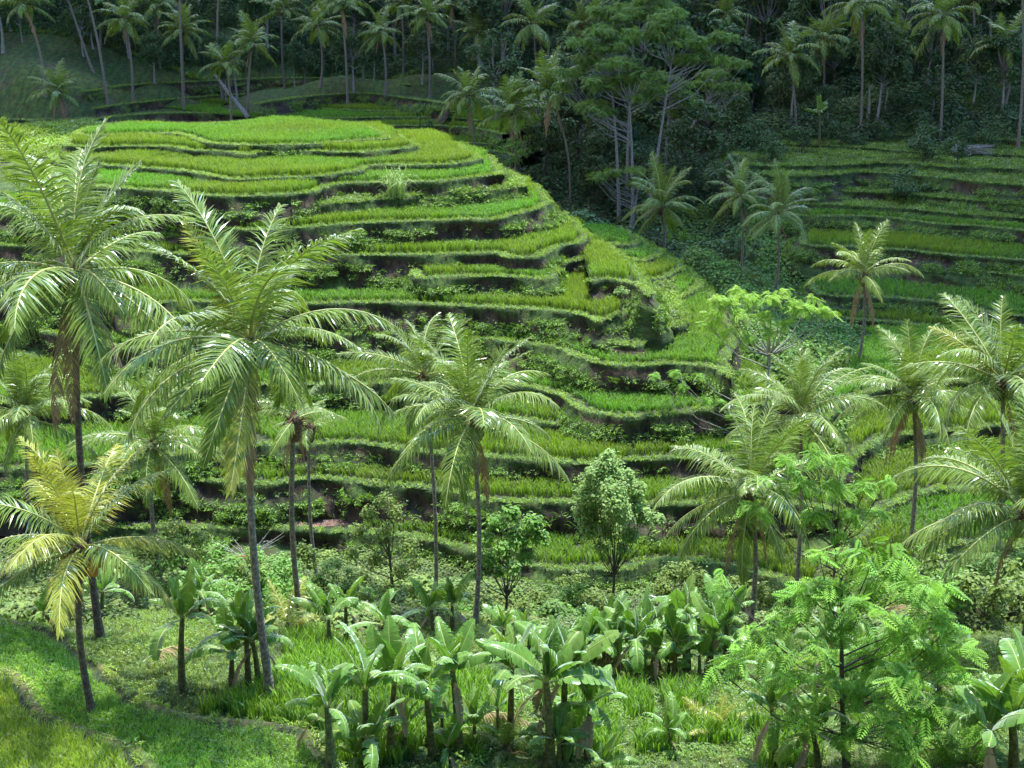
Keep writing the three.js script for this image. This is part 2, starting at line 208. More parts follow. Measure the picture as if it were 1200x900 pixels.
const tps = (() => {                                                     // thin-plate spline, slightly smoothed
  const n = ctl.length, N = n + 3, A = [], S = 1 / 60, U = r2 => r2 > 1e-12 ? r2 * Math.log(r2) : 0;
  const P = ctl.map(c => [c[0] * S, c[1] * S, c[2]]);
  for (let i = 0; i < N; i++) A.push(new Float64Array(N + 1));
  for (let i = 0; i < n; i++) { for (let j = 0; j < n; j++) A[i][j] = U((P[i][0] - P[j][0]) ** 2 + (P[i][1] - P[j][1]) ** 2); A[i][i] += 0.012; A[i][n] = A[n][i] = 1; A[i][n + 1] = A[n + 1][i] = P[i][0]; A[i][n + 2] = A[n + 2][i] = P[i][1]; A[i][N] = P[i][2]; }
  for (let c = 0; c < N; c++) { let b = c; for (let r = c + 1; r < N; r++) if (Math.abs(A[r][c]) > Math.abs(A[b][c])) b = r; [A[c], A[b]] = [A[b], A[c]]; for (let r = c + 1; r < N; r++) { const q = A[r][c] / A[c][c]; if (q) for (let k = c; k <= N; k++) A[r][k] -= q * A[c][k]; } }
  const w = new Float64Array(N); for (let r = N - 1; r >= 0; r--) { let s = A[r][N]; for (let k = r + 1; k < N; k++) s -= A[r][k] * w[k]; w[r] = s / A[r][r]; }
  return (x, z) => { x *= S; z *= S; let s = w[n] + w[n + 1] * x + w[n + 2] * z; for (let i = 0; i < n; i++) s += w[i] * U((x - P[i][0]) ** 2 + (z - P[i][1]) ** 2); return s; };
})();
const GX = [], GZ = [];
for (const x of [-900, -600, -400, -260, -200, -160, -130]) GX.push(x); for (let x = -110; x <= 110; x += 1.5) GX.push(x); for (const x of [130, 160, 200, 260, 400, 600, 900]) GX.push(x);
for (const z of [500, 300, 160, 90, 50, 30]) GZ.push(z); for (let z = 15; z >= -240; z -= 1.5) GZ.push(z); for (const z of [-250, -265, -290, -330, -400, -520, -700, -950]) GZ.push(z);
const H = GZ.map(z => GX.map(x => { const cx = clamp(x, -150, 150), cz = clamp(z, -300, 20); const far = Math.hypot(x - cx, z - cz); return clamp(tps(cx, cz), -10, 120) + far * (z < -300 ? 0.05 : 0.01) + fbm(x * 0.07, z * 0.07, 2, 4) * 1.1 * sstep(20, 120, -z) + fbm(x * 0.4, z * 0.4, 4, 3) * 0.35; }));
function find(A, x, up) { let lo = 0, hi = A.length - 1; while (hi - lo > 1) { const m = (lo + hi) >> 1; if (up ? A[m] <= x : A[m] >= x) lo = m; else hi = m; } return lo; }
function baseY(x, z) { const i = find(GX, x, true), j = find(GZ, z, false), a = (x - GX[i]) / (GX[i + 1] - GX[i]), b = (z - GZ[j]) / (GZ[j + 1] - GZ[j]); return lerp(lerp(H[j][i], H[j][i + 1], a), lerp(H[j + 1][i], H[j + 1][i + 1], a), b); }
function inField(f, x, z) { return x > f.bb[0] && x < f.bb[1] && z > f.bb[2] && z < f.bb[3] && inPoly(x, z, f.poly); }
function topField(x, z) { let best = null; for (const f of fields) if ((!best || f.y > best.y) && inField(f, x, z)) best = f; return best; }
function groundY(x, z) { const f = topField(x, z), b = baseY(x, z); return f ? Math.max(f.y, b) : b; }
function hit(u, v, from = 20) { const d = ray(u, v); for (let t = from; t < 320; t += 0.3) { const x = d[0] * t, y = EYE + d[1] * t, z = d[2] * t; if (y <= groundY(x, z)) return V(x, groundY(x, z), z); } return V(d[0] * 200, EYE + d[1] * 200, d[2] * 200); }

const greenA = [0.055, 0.11, 0.018], greenB = [0.10, 0.17, 0.025], brownA = [0.14, 0.09, 0.055], brownB = [0.07, 0.05, 0.033], litter = [0.05, 0.045, 0.02];
const mix3 = (a, b, t) => [lerp(a[0], b[0], t), lerp(a[1], b[1], t), lerp(a[2], b[2], t)];
{ // the ground sheet
  const b = new MB(), nx = GX.length;
  GZ.forEach((z, j) => GX.forEach((x, i) => {
    const n1 = fbm(x * 0.09, z * 0.09, 11, 4), n2 = fbm(x * 0.5, z * 0.5, 3, 3);
    let c = mix3(greenA, greenB, clamp(0.5 + n1 * 1.6, 0, 1)); c = mix3(c, brownA, sstep(0.12, 0.4, n2 + n1 * 0.4) * 0.8); b.col = c; b.v(x, H[j][i], z, x, z);
  }));
  for (let j = 0; j < GZ.length - 1; j++) for (let i = 0; i < nx - 1; i++) { const a = j * nx + i; b.quad(a, a + 1, a + nx + 1, a + nx); }
  struct('ground', b.geo(), M.earth, 'grassy valley floor and hillside earth');
}
// terraces: floor, grassy lip and bank
const lipSpots = [], bankSpots = [];
for (const f of fields) {
  const g = new THREE.Group(); g.name = numbered(f.name); scene.add(g); g.userData = { kind: 'structure', label: 'stepped rice terrace with a grassy edge and earth bank' };
  const fl = new MB(), tris = THREE.ShapeUtils.triangulateShape(f.poly.map(p => new THREE.Vector2(p[0], p[1])), []);
  for (const p of f.poly) { fl.col = f.rice ? mix3([0.05, 0.06, 0.02], [0.06, 0.09, 0.02], R0()) : mix3(greenA, greenB, R0()); fl.v(p[0], f.y, p[1], p[0], p[1]); }
  for (const t of tris) { const A = f.poly[t[0]], B = f.poly[t[1]], C = f.poly[t[2]], up = (B[1] - A[1]) * (C[0] - A[0]) - (B[0] - A[0]) * (C[1] - A[1]); up > 0 ? fl.tri(t[0], t[1], t[2]) : fl.tri(t[0], t[2], t[1]); }
  part('terrace_floor', fl.geo(), M.earth, g);
  const b = new MB(), L = f.lip, near = f.name === 'near_terrace' ? 0.55 : 1, hh = f.h + 1.2;
  const prof = [[-0.5 * near, 0.01, 0], [-0.4 * near, 0.1 * near, 0], [-0.12 * near, 0.09 * near, 0], [0.04, 0.02 * near, 0.05], [0.1, -0.12, 0.15], [0.12, -0.3, 0.3]];
  for (let k = 1; k <= 7; k++) prof.push([0.1 + (f.o.lean || 0.22) * hh * k / 7, -0.3 - (hh - 0.3) * k / 7, 1]);
  let s = 0;
  L.forEach((p, i) => {
    const a = L[Math.max(0, i - 1)], c = L[Math.min(L.length - 1, i + 1)], t = V().subVectors(c, a).setY(0).normalize(), ox = -t.z, oz = t.x; if (i) s += p.distanceTo(L[i - 1]);
    prof.forEach(([o, y, wgt]) => {
      const n = fbm(p.x * 0.55, p.z * 0.55 + y * 0.8, f.y, 4), n2 = fbm(p.x * 0.22, y * 0.6, p.z * 0.22 + f.y, 3), led = sstep(0, 0.12, noise(s * 0.11, f.y * 3.1, 2)), drop = -f.h * (0.38 + 0.25 * noise(s * 0.07, f.y, 9)), off = o + (wgt === 1 && near === 1 && y < drop ? led * 0.5 : 0) + wgt * (n * 1.3 + n2 * 1.1) + (1 - wgt) * n * 0.3;
      const grassy = wgt < 0.3 ? 1 : sstep(-0.12, 0.12, n2 * 1.3 + n * 0.5 + 0.22 - f.soil * (f.name === 'shaded_terrace' ? 0.2 : 0.34) - (wgt === 1 ? 0.05 : 0));
      let col = near < 1 && wgt < 0.2 ? mix3([0.15, 0.21, 0.04], [0.27, 0.26, 0.10], clamp(0.4 + n * 2.5, 0, 1)) : mix3(mix3(brownB, brownA, clamp(0.5 + n * 2, 0, 1)), mix3(greenA, greenB, clamp(0.4 + n * 2, 0, 1)), grassy);
      b.col = col; b.v(p.x + ox * -off * -1, p.y + y + (wgt === 0 && o > -0.45 * near ? n * 0.16 * near : wgt * n * 0.15), p.z + oz * -off * -1, s, y);
      if (wgt === 1 && y > -f.h * 0.95) bankSpots.push([p.x + ox * off, p.y + y, p.z + oz * off, ox, oz, grassy, f]);
    });
    lipSpots.push([p.x, p.y, p.z, ox, oz, near, f]);
  });
  const n = prof.length; for (let i = 0; i < L.length - 1; i++) for (let j = 0; j < n - 1; j++) b.quad(i * n + j, i * n + j + 1, (i + 1) * n + j + 1, (i + 1) * n + j);
  part('terrace_bank', b.geo(), M.bank, g);
}

// ------------------------------------------------------------------ rice, grass (masses that nobody could count)
function tuft(seed, n, h, w, spread, bend, tint = 0.25) {
  const r = rng(seed), b = new MB();
  for (let k = 0; k < n; k++) {
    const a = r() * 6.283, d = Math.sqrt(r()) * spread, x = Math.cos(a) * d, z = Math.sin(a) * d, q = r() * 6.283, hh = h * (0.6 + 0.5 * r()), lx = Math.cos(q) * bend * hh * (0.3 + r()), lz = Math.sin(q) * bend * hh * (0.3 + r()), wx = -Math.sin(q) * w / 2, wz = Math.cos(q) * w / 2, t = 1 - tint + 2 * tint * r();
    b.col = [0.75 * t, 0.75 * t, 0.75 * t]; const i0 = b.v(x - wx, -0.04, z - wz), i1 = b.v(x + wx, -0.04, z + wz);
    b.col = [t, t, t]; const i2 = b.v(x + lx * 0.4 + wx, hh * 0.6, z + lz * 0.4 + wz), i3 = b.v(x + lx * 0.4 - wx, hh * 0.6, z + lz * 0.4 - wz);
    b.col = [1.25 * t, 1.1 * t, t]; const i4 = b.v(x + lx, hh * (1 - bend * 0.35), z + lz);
    b.quad(i0, i1, i2, i3); b.tri(i3, i2, i4);
  }
  return b.geo();
}
const dummy = new THREE.Object3D(), colr = new THREE.Color();
function scatter(name, label, category, geo, mat, list) {                 // list of [x, y, z, scale, yaw, tilt, shade r,g,b]
  if (!list.length) return; const m = new THREE.InstancedMesh(geo, mat, list.length); m.name = numbered(name); m.castShadow = m.receiveShadow = true;
  list.forEach((s, i) => { dummy.position.set(s[0], s[1], s[2]); dummy.rotation.set(s[5] || 0, s[4], s[6] || 0, 'YXZ'); dummy.scale.set(s[3], s[3] * (s[7] || 1), s[3]); dummy.updateMatrix(); m.setMatrixAt(i, dummy.matrix); const c = s[8] || [1, 1, 1]; m.setColorAt(i, colr.setRGB(c[0], c[1], c[2])); });
  scene.add(m); tag(m, label, category, null, 'stuff'); return m;
}
function lipDist(f, x, z) { let d = 1e9; const L = f.lip; for (let i = 0; i < L.length; i += 1) { const q = (L[i].x - x) ** 2 + (L[i].z - z) ** 2; if (q < d) d = q; } return Math.sqrt(d); }
const rr = rng(41);
const seen = (x, y, z, m = 120) => { const p = toPix(x, y, z); return p[2] > 5 && p[0] > -m && p[0] < 1200 + m && p[1] > -m && p[1] < 900 + m; };
{
  const lists = { rice_terrace: [], far_terrace: [], shaded_terrace: [], sunny_terrace: [], near_terrace: [] };
  for (const f of fields) if (f.rice) {
    const near = f.name === 'near_terrace', st = near ? 0.16 : f.name === 'rice_terrace' ? 0.3 : f.name === 'sunny_terrace' ? 0.34 : 0.42, higher = fields.filter(g => g.y > f.y);
    for (let z = f.bb[3]; z > Math.max(f.bb[2], -200); z -= st) for (let x = f.bb[0]; x < f.bb[1]; x += st) {
      const px = x + (rr() - 0.5) * st * 0.7, pz = z + (rr() - 0.5) * st * 0.7;
      if (!seen(px, f.y, pz, near ? 60 : 90) || !inField(f, px, pz)) continue;
      let top = true; for (const g of higher) if (inField(g, px, pz)) { top = false; break; } if (!top) continue;
      if (lipDist(f, px, pz) < (near ? 0.42 : 0.8) + 0.25 * fbm(px * 0.6, pz * 0.6, 1, 2)) continue;
      if (baseY(px, pz) > f.y + 0.1) continue; if (f === hill[14]) { const q = toPix(px, f.y, pz); if (q[0] < 420 + 30 * noise(pz, 1, 1)) continue; }
      const big = fbm(px * 0.12, pz * 0.12, f.y, 3), gap = fbm(px * 0.35, pz * 0.35, f.y + 8, 2); if (gap < -0.42) continue;
      const k = 1 + big * 0.5 + (rr() - 0.5) * 0.35, ripe = 0.5 + 0.5 * Math.sin(f.y * 7.3 + 5 * fbm(px * 0.05 + f.y, pz * 0.05, 3, 2)), per = 0.85 + 0.5 * ripe; if (!near && gap < -0.28 && rr() < 0.7) continue;
      lists[f.name].push([px, f.y, pz, (near ? 0.78 : 0.85) * (0.85 + 0.3 * rr()) * (f.name === 'far_terrace' ? 0.9 : 1), rr() * 6.28, 0, 0, (0.85 + 0.4 * ripe) * (1 + big * 0.7), [k * per, k, k]]);
    }
  }
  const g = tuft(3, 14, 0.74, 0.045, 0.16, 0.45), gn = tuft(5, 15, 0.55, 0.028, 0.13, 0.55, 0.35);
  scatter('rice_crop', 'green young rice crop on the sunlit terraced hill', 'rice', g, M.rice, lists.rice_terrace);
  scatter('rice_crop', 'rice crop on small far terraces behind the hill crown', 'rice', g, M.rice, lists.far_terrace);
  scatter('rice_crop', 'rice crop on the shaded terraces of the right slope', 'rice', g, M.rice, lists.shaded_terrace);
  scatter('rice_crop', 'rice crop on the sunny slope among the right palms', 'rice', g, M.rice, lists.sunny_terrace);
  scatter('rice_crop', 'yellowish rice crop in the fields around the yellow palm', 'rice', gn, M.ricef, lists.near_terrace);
  console.log('rice', Object.entries(lists).map(([k, v]) => k + ':' + v.length).join(' '));
}
const nearRice = [[[228, 838], [300, 812], [345, 775], [400, 762], [440, 778], [470, 800], [500, 850], [480, 900], [400, 900], [385, 865], [340, 852]], [[470, 800], [530, 790], [580, 800], [600, 850], [560, 890], [500, 880]], [[652, 842], [700, 832], [730, 862], [724, 884], [660, 884]], [[742, 866], [786, 858], [794, 884], [748, 888]], [[716, 812], [756, 808], [764, 842], [740, 846]], [[772, 808], [824, 806], [826, 832], [780, 836]], [[796, 850], [860, 846], [868, 874], [806, 876]], [[650, 800], [700, 800], [712, 830], [660, 838]], [[330, 745], [390, 748], [396, 775], [340, 780]], [[880, 850], [960, 850], [960, 900], [890, 900]]];
{
  const rice = [], grass = [];
  for (let z = -26; z > -58; z -= 0.2) for (let x = -26; x < 28; x += 0.2) {
    const px = x + (rr() - 0.5) * 0.2, pz = z + (rr() - 0.5) * 0.2; if (!seen(px, 16, pz, 220)) continue; if (topField(px, pz)) continue;
    const y = baseY(px, pz), q = toPix(px, y, pz); if (!(q[0] > -60 && q[0] < 1260 && q[1] < 980)) continue;
    const big = fbm(px * 0.25, pz * 0.25, 6, 3), k = 1 + big * 0.5 + (rr() - 0.5) * 0.3;
    if (nearRice.some(P => inPoly(q[0], q[1], P))) { if (rr() < 0.9) rice.push([px, y, pz, 0.95 + 0.35 * rr(), rr() * 6.28, 0, 0, 1.15, [k, k, k]]); }
    else if (rr() < 0.55 + big) { const d = 0.55 + big * 0.4 + 0.5 * rr(); grass.push([px, y - 0.02, pz, d, rr() * 6.28, (rr() - 0.5) * 0.5, (rr() - 0.5) * 0.5, 1, [k * (1 + 0.3 * rr()), k, k]]); }
  }
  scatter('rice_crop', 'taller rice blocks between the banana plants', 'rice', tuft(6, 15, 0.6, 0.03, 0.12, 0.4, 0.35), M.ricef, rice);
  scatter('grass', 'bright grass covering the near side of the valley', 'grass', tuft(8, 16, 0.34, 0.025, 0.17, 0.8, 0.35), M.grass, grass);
  console.log('near', rice.length, grass.length);
}
{
  const lipG = [], bankG = [];
  for (const [x, y, z, ox, oz, near, f] of lipSpots) { if (!seen(x, y, z, 80)) continue; for (let k = 0; k < (near < 1 ? 2 : 6); k++) { if (near === 1 && rr() > 0.92 + 0.9 * fbm(x * 0.5, z * 0.5, 21, 2)) continue; const o = -0.6 * near + 0.8 * near * rr(), j = (rr() - 0.5) * 0.5, sh = 0.95 + 0.6 * rr(); lipG.push([x + ox * o - oz * j, y + 0.1 * near, z + oz * o + ox * j, 0.35 + 0.65 * rr() * rr() + 0.15, rr() * 6.28, oz * 0.5, -ox * 0.5, 0.75, [sh * 1.15, sh, sh]]); } }
  for (const [x, y, z, ox, oz, gr, f] of bankSpots) { if (!seen(x, y, z, 60)) continue; const far = -z > 160 ? 0.6 : 1; for (let rep = 0; rep < 5; rep++) if (rr() < (0.12 + 0.75 * gr) * far) { const j = (rr() - 0.5) * 0.6, sh = 0.8 + 0.7 * rr(); bankG.push([x + ox * 0.02 - oz * j, y + (rr() - 0.5) * 0.35, z + oz * 0.02 + ox * j, 0.7 + 0.6 * rr(), rr() * 6.28, oz * 1.0, -ox * 1.0, 0.9, [sh, sh, sh]]); } }
  const floorG = [];
  for (const f of fields) if (!f.rice) { const higher = fields.filter(g => g.y > f.y), st = 0.42; for (let z = f.bb[3]; z > Math.max(f.bb[2], -175); z -= st) for (let x = f.bb[0]; x < f.bb[1]; x += st) { const px = x + (rr() - 0.5) * st, pz = z + (rr() - 0.5) * st; if (!seen(px, f.y, pz, 60) || !inField(f, px, pz) || higher.some(g => inField(g, px, pz))) continue; const n = fbm(px * 0.2, pz * 0.2, 9, 3), k = 0.8 + n + 0.4 * rr(); floorG.push([px, Math.max(f.y, baseY(px, pz)), pz, 0.9 + n + 0.9 * rr(), rr() * 6.28, (rr() - 0.5) * 0.6, (rr() - 0.5) * 0.6, 0.9, [k * 1.1, k, k]]); } }
  for (let i = 0; i < 40000; i++) { const z = 98 + 109 * rr(), u = -60 + 640 * rr(), q = atZ(u, 110, z); if (topField(q.x, -z)) continue; const y = baseY(q.x, -z), n = fbm(q.x * 0.1, z * 0.1, 14, 3), k = 1.0 + n + 0.5 * rr(); floorG.push([q.x, y, -z, 1.5 + 1.5 * n + 1.6 * rr(), rr() * 6.28, (rr() - 0.5) * 0.7, (rr() - 0.5) * 0.7, 0.8, [k * 1.15, k, k]]); }
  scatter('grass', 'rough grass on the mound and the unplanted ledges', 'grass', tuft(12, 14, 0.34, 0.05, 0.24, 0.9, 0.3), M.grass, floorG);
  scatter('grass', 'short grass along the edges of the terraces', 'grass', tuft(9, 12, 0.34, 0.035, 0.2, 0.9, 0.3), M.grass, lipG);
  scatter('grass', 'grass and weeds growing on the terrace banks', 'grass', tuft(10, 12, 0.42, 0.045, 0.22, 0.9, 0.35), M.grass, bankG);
  console.log('banks', lipG.length, bankG.length);
}

// ------------------------------------------------------------------ coconut palms
function frondGeo(seed, e0, curl, nl, hang, len = 4.6, lmax = 0.95, wide = 0.05) {
  const r = rng(seed), b = new MB(), N = 16, pts = [], Tn = []; let p = V(0, 0, 0); const side = (r() - 0.5) * 0.5, ds = len / N;
  for (let i = 0; i <= N; i++) { const s = i / N, e = (e0 - curl * Math.pow(s, 1.35)) * Math.PI / 180, az = side * s * s, t = V(Math.cos(e) * Math.cos(az), Math.sin(e), Math.cos(e) * Math.sin(az)); pts.push(p.clone()); Tn.push(t); p = p.clone().addScaledVector(t, ds); }
  const rib = new MB(); (nl > 50 ? rib : (b.col = [1.5, 1.25, 1.1], b)).tube(pts, pts.map((_, i) => lerp(0.05, 0.011, i / N)), 5);
  const twist = (r() - 0.5) * 1.1;
  for (let k = 0; k < nl; k++) for (const sg of [-1, 1]) {
    const s = 0.13 + 0.87 * (k + 0.5 * r()) / nl, f = s * N, i = Math.min(N - 1, Math.floor(f)), a = f - i, P = pts[i].clone().lerp(pts[i + 1], a), t = Tn[i].clone().lerp(Tn[i + 1], a).normalize();
    const tw = twist * s, sd = V().crossVectors(t, V(0, 1, 0)); if (sd.lengthSq() < 0.02) sd.set(0, 0, 1); sd.normalize(); const nn = V().crossVectors(sd, t).normalize(); const s2 = sd.clone().multiplyScalar(Math.cos(tw)).addScaledVector(nn, Math.sin(tw));
    if (nl > 50 && r() < 0.1) continue; const ang = lerp(1.25, 0.55, s) + (r() - 0.5) * 0.34, v = 0.25 * (1 - hang) + (r() - 0.5) * 0.25;
    let d = t.clone().multiplyScalar(Math.cos(ang)).addScaledVector(s2, sg * Math.sin(ang)).addScaledVector(nn, v).normalize();
    const l = lmax * (0.5 + 0.5 * Math.sin(Math.PI * clamp(0.1 + s * 0.95, 0, 1))) * (s > 0.8 ? lerp(1, 0.55, (s - 0.8) / 0.2) : 1) * (0.7 + 0.5 * r());
    const g1 = 0.18 + 0.4 * hang, g2 = 0.4 + 1.5 * hang * (0.7 + 0.6 * r());
    const d1 = d.clone().add(V(0, -g1, 0)).normalize(), d2 = d.clone().add(V(0, -g2, 0)).normalize(), p1 = P.clone().addScaledVector(d1, l * 0.45), p2 = p1.clone().addScaledVector(d2, l * 0.55);
    const wv = V().crossVectors(d1, nn).normalize(); if (wv.dot(t) < 0) wv.negate(); wv.applyAxisAngle(d1, (r() - 0.5) * 1.5); const w = wide * (0.8 + 0.4 * r());
    const c = 0.8 + 0.4 * r(); b.col = [c, c, c]; const A = b.v(P.x - wv.x * w * 0.4, P.y - wv.y * w * 0.4, P.z - wv.z * w * 0.4), B = b.v(P.x + wv.x * w * 0.4, P.y + wv.y * w * 0.4, P.z + wv.z * w * 0.4), C = b.v(p1.x + wv.x * w / 2, p1.y + wv.y * w / 2, p1.z + wv.z * w / 2), D = b.v(p1.x - wv.x * w / 2, p1.y - wv.y * w / 2, p1.z - wv.z * w / 2);
    b.col = [c * 1.3, c * 1.12, c * 0.95]; const E = b.v(p2.x, p2.y, p2.z); b.quad(A, B, C, D); b.tri(D, C, E);
  }
  const G = b.geo(); if (nl > 50) G.rib = rib.geo(); return G;
}
const ELEV = [84, 72, 58, 44, 30, 14, -4, -26], CURL = [26, 42, 58, 74, 80, 76, 64, 46], HANG = [0.03, 0.1, 0.2, 0.34, 0.48, 0.62, 0.78, 0.9];
const fronds = { near: ELEV.map((e, i) => [0, 1, 2].map(k => frondGeo(100 + i * 7 + k, e + (k - 1) * 5, CURL[i] * (0.85 + 0.15 * k), 86, HANG[i], 4.6, 0.98, 0.047))), far: ELEV.map((e, i) => [0, 1].map(k => frondGeo(300 + i * 7 + k, e + (k - 1) * 5, CURL[i] * (0.9 + 0.15 * k), 32, HANG[i], 4.6, 1.05, 0.11))) };
const deadGeo = { near: [0, 1].map(k => frondGeo(500 + k, -62, 26, 60, 1, 4.2, 0.7, 0.04)), far: [frondGeo(510, -62, 26, 24, 1, 4.2, 0.7, 0.1)] };
const nutGeo = (() => { const r = rng(61), L = []; for (let k = 0; k < 8; k++) { const g = new THREE.SphereGeometry(0.13, 8, 6); g.scale(1, 1.15, 1); g.translate((r() - 0.5) * 0.42, -0.2 - r() * 0.42, (r() - 0.5) * 0.42); L.push(g); } return mergeGeometries(L); })();
const fibreGeo = (() => { const b = new MB(), r = rng(5); const pts = [], rad = []; for (let k = 0; k <= 6; k++) { pts.push(V(0, -0.9 + k * 0.2, 0)); rad.push([0.16, 0.22, 0.27, 0.3, 0.26, 0.17, 0.05][k]); } b.tube(pts, rad, 10); for (let k = 0; k < 26; k++) { const a = r() * 6.28, e = V(Math.cos(a) * 0.22, -0.5 + r() * 0.6, Math.sin(a) * 0.22), o = V(Math.cos(a) * (0.45 + r() * 0.3), e.y + 0.25 - r() * 0.6, Math.sin(a) * (0.45 + r() * 0.3)); b.tube([e, e.clone().lerp(o, 0.5).add(V(0, 0.08, 0)), o], [0.035, 0.025, 0.008], 4); } return b.geo(); })();
function palm(o) {
  const r = rng(1000 + Math.round(o.c[0] * 13 + o.c[1] * 7)), far = o.far, z = o.z, bx = atZ(o.b[0], o.b[1], z), base = V(bx.x, groundY(bx.x, -z) - 0.1, -z), top = atZ(o.c[0], o.c[1], z - (o.toward || 0));
  const g = thing(o.name || 'coconut_palm', o.label, 'palm tree', o.group, base), h = V().subVectors(top, base), r0 = (o.r || 0.16) * (far ? 0.9 : 0.78);
  const pts = [], rad = [], n = far ? 10 : 36; for (let k = 0; k <= n; k++) { const s = k / n, bow = Math.sin(Math.PI * s) * (r0 * 2.2) * (o.bow ?? 1) * (h.x > 0 ? -1 : 1); pts.push(V(h.x * Math.pow(s, 0.9) + bow, h.y * s, h.z * s)); rad.push(r0 * (1 - 0.25 * s) * (1 + 0.55 * Math.pow(1 - s, 14)) * (far ? 1 : 1 + 0.05 * ((k % 2) - 0.5))); }
  const tb = new MB(); tb.col = o.tcol || [1, 1, 1]; tb.tube(pts, rad, far ? 6 : 10); part('trunk', tb.geo(), o.tmat || M.palmBark, g);
  const crown = h.clone(), nf = Math.round((o.n || (far ? 20 : 28)) * (far ? 1.1 : 1.0)), mat = o.mat || M.frond, F = far ? fronds.far : fronds.near, sc = (o.L || 4.6) / 4.6 * (far ? 1.05 : 1.02), pit = (r() - 0.5) * 0.34, wild = 0.5 + r(), az0 = r() * 6.28, lowest = o.low ?? 0.78 + 0.16 * r();
  part('crown_shaft', fibreGeo, M.fibre, g).position.copy(crown);
  for (let k = 0; k < nf; k++) {
    const age = Math.pow((k + 0.5) / nf, 0.85) * lowest, cl = Math.min(ELEV.length - 1, Math.floor(age * ELEV.length)), list = F[cl], geo = list[Math.floor(r() * list.length)];
    const m = part('frond', geo, o.mix && r() < o.mix[1] ? o.mix[0] : mat, g); m.position.copy(crown).add(V(0, 0.15 - age * 0.3, 0)); m.rotation.set((r() - 0.5) * 0.7 * wild, az0 + k * 2.39996 + (r() - 0.5) * 0.9 * wild, pit + (r() - 0.5) * 0.5 * wild, 'YXZ'); const q = sc * (0.78 + 0.38 * r()) * (cl < 1 ? 0.85 : 1); m.scale.set(q, q, q); if (geo.rib) part('midrib', geo.rib, M.rib, m);
  }
  for (let k = 0; k < (o.dead ?? 0) + (far || o.name ? 0 : 1); k++) { const list = far ? deadGeo.far : deadGeo.near, m = part('dead_frond', list[k % list.length], M.frondDead, g); m.position.copy(crown).add(V(0, -0.3, 0)); m.rotation.y = o.deadAz && k < o.deadAz.length ? o.deadAz[k] : r() * 6.28; m.scale.setScalar(sc * (0.75 + 0.3 * r())); }
  if (o.nuts) for (let k = 0; k < o.nuts; k++) { const a = r() * 6.28, m = part('coconut_cluster', nutGeo, o.nutMat || M.nut, g); m.position.copy(crown).add(V(Math.cos(a) * 0.38, -0.1, Math.sin(a) * 0.38)); m.rotation.y = a; }
  return g;
}
const P = (label, c, b, z, L, o = {}) => palm({ label, c, b, z, L, ...o });
P('short yellow-fronded coconut palm standing in the near rice field', [95, 640], [110, 848], 33.8, 3.5, { mat: M.frondYellow, mix: [M.frond, 0.35], nuts: 4, nutMat: M.nutOrange, r: 0.14, n: 22, dead: 1, deadAz: [2.7], tcol: [0.6, 0.55, 0.5] });
P('big coconut palm with ring-marked grey trunk and green nuts', [293, 402], [318, 815], 36.8, 4.7, { nuts: 5, r: 0.17, n: 32, dead: 0, mix: [M.frondYellow, 0.06] });
P('tall coconut palm with a bleached dead frond hanging down its trunk', [88, 318], [117, 745], 42, 5.6, { nuts: 4, dead: 2, deadAz: [4.2, 0.3], r: 0.17, n: 28, tcol: [0.5, 0.46, 0.42] });
P('small coconut palm beneath the stepped bank at the hill foot', [32, 488], [35, 610], 60, 3.9, { r: 0.14 });
P('low coconut palm behind the big ring-trunked palm', [178, 520], [186, 640], 57, 4.2, { r: 0.15, n: 24 });
P('half-bare coconut palm with an orange dead frond against its trunk', [345, 490], [355, 740], 44.5, 2.1, { n: 9, dead: 2, deadAz: [3.4, 1.2], r: 0.15, tcol: [0.8, 0.75, 0.7] });
P('thin coconut palm with a ragged stunted crown by the brown path', [363, 500], [370, 640], 66, 2.2, { n: 8, r: 0.14, dead: 1 });
P('coconut palm with wide silvery crown rising before the terraced hill', [552, 492], [557, 728], 51, 4.5, { nuts: 3, r: 0.15, n: 28, dead: 1, deadAz: [1.0] });
P('coconut palm partly hidden behind the wide silvery crowned palm', [496, 440], [510, 655], 65, 4.5, { r: 0.15, n: 24 });
P('drooping coconut palm leaning over the feathery tree', [880, 575], [878, 738], 49.5, 4.5, { r: 0.15, n: 26, dead: 2, deadAz: [3.6, 0.5] });
P('coconut palm crowded behind the drooping one', [938, 488], [933, 668], 62, 4.4, { r: 0.15, n: 24 });
P('coconut palm with a thick skirt of brown husks below its crown', [1070, 465], [1066, 648], 66, 4.4, { r: 0.16, n: 26, dead: 5, nuts: 3 });
P('full coconut palm on the sunny slope beside the husk-skirted palm', [1175, 448], [1164, 695], 57, 4.6, { r: 0.16, n: 26, nuts: 3, mix: [M.frondYellow, 0.1] });
P('near coconut palm with dark trunk over the banana clump', [1199, 600], [1198, 768], 41.5, 4.4, { r: 0.16, n: 26, tcol: [0.45, 0.4, 0.36], nuts: 3 });
P('sparse coconut palm standing alone below the shaded terraces', [1012, 322], [1003, 458], 95, 4.6, { r: 0.16, n: 18, dead: 2, mat: M.frond });
P('coconut palm at the mouth of the dark gorge', [775, 242], [776, 318], 127, 4.7, { r: 0.17, n: 24 });
P('coconut palm beside the gorge, its crown touching another', [868, 232], [868, 305], 119, 4.2, { n: 22 });
P('coconut palm between the gorge and the shaded terraces', [912, 250], [910, 305], 116, 4.3, { n: 22 });
P('bowed coconut palm leaning beside the pale tall trees', [645, 108], [668, 245], 150, 5, { far: 1, n: 24, bow: 3, dead: 2 });
P('squat coconut palm behind the right end of the hill crown', [601, 134], [601, 182], 153, 4.9, { far: 1, n: 24, dead: 2 });
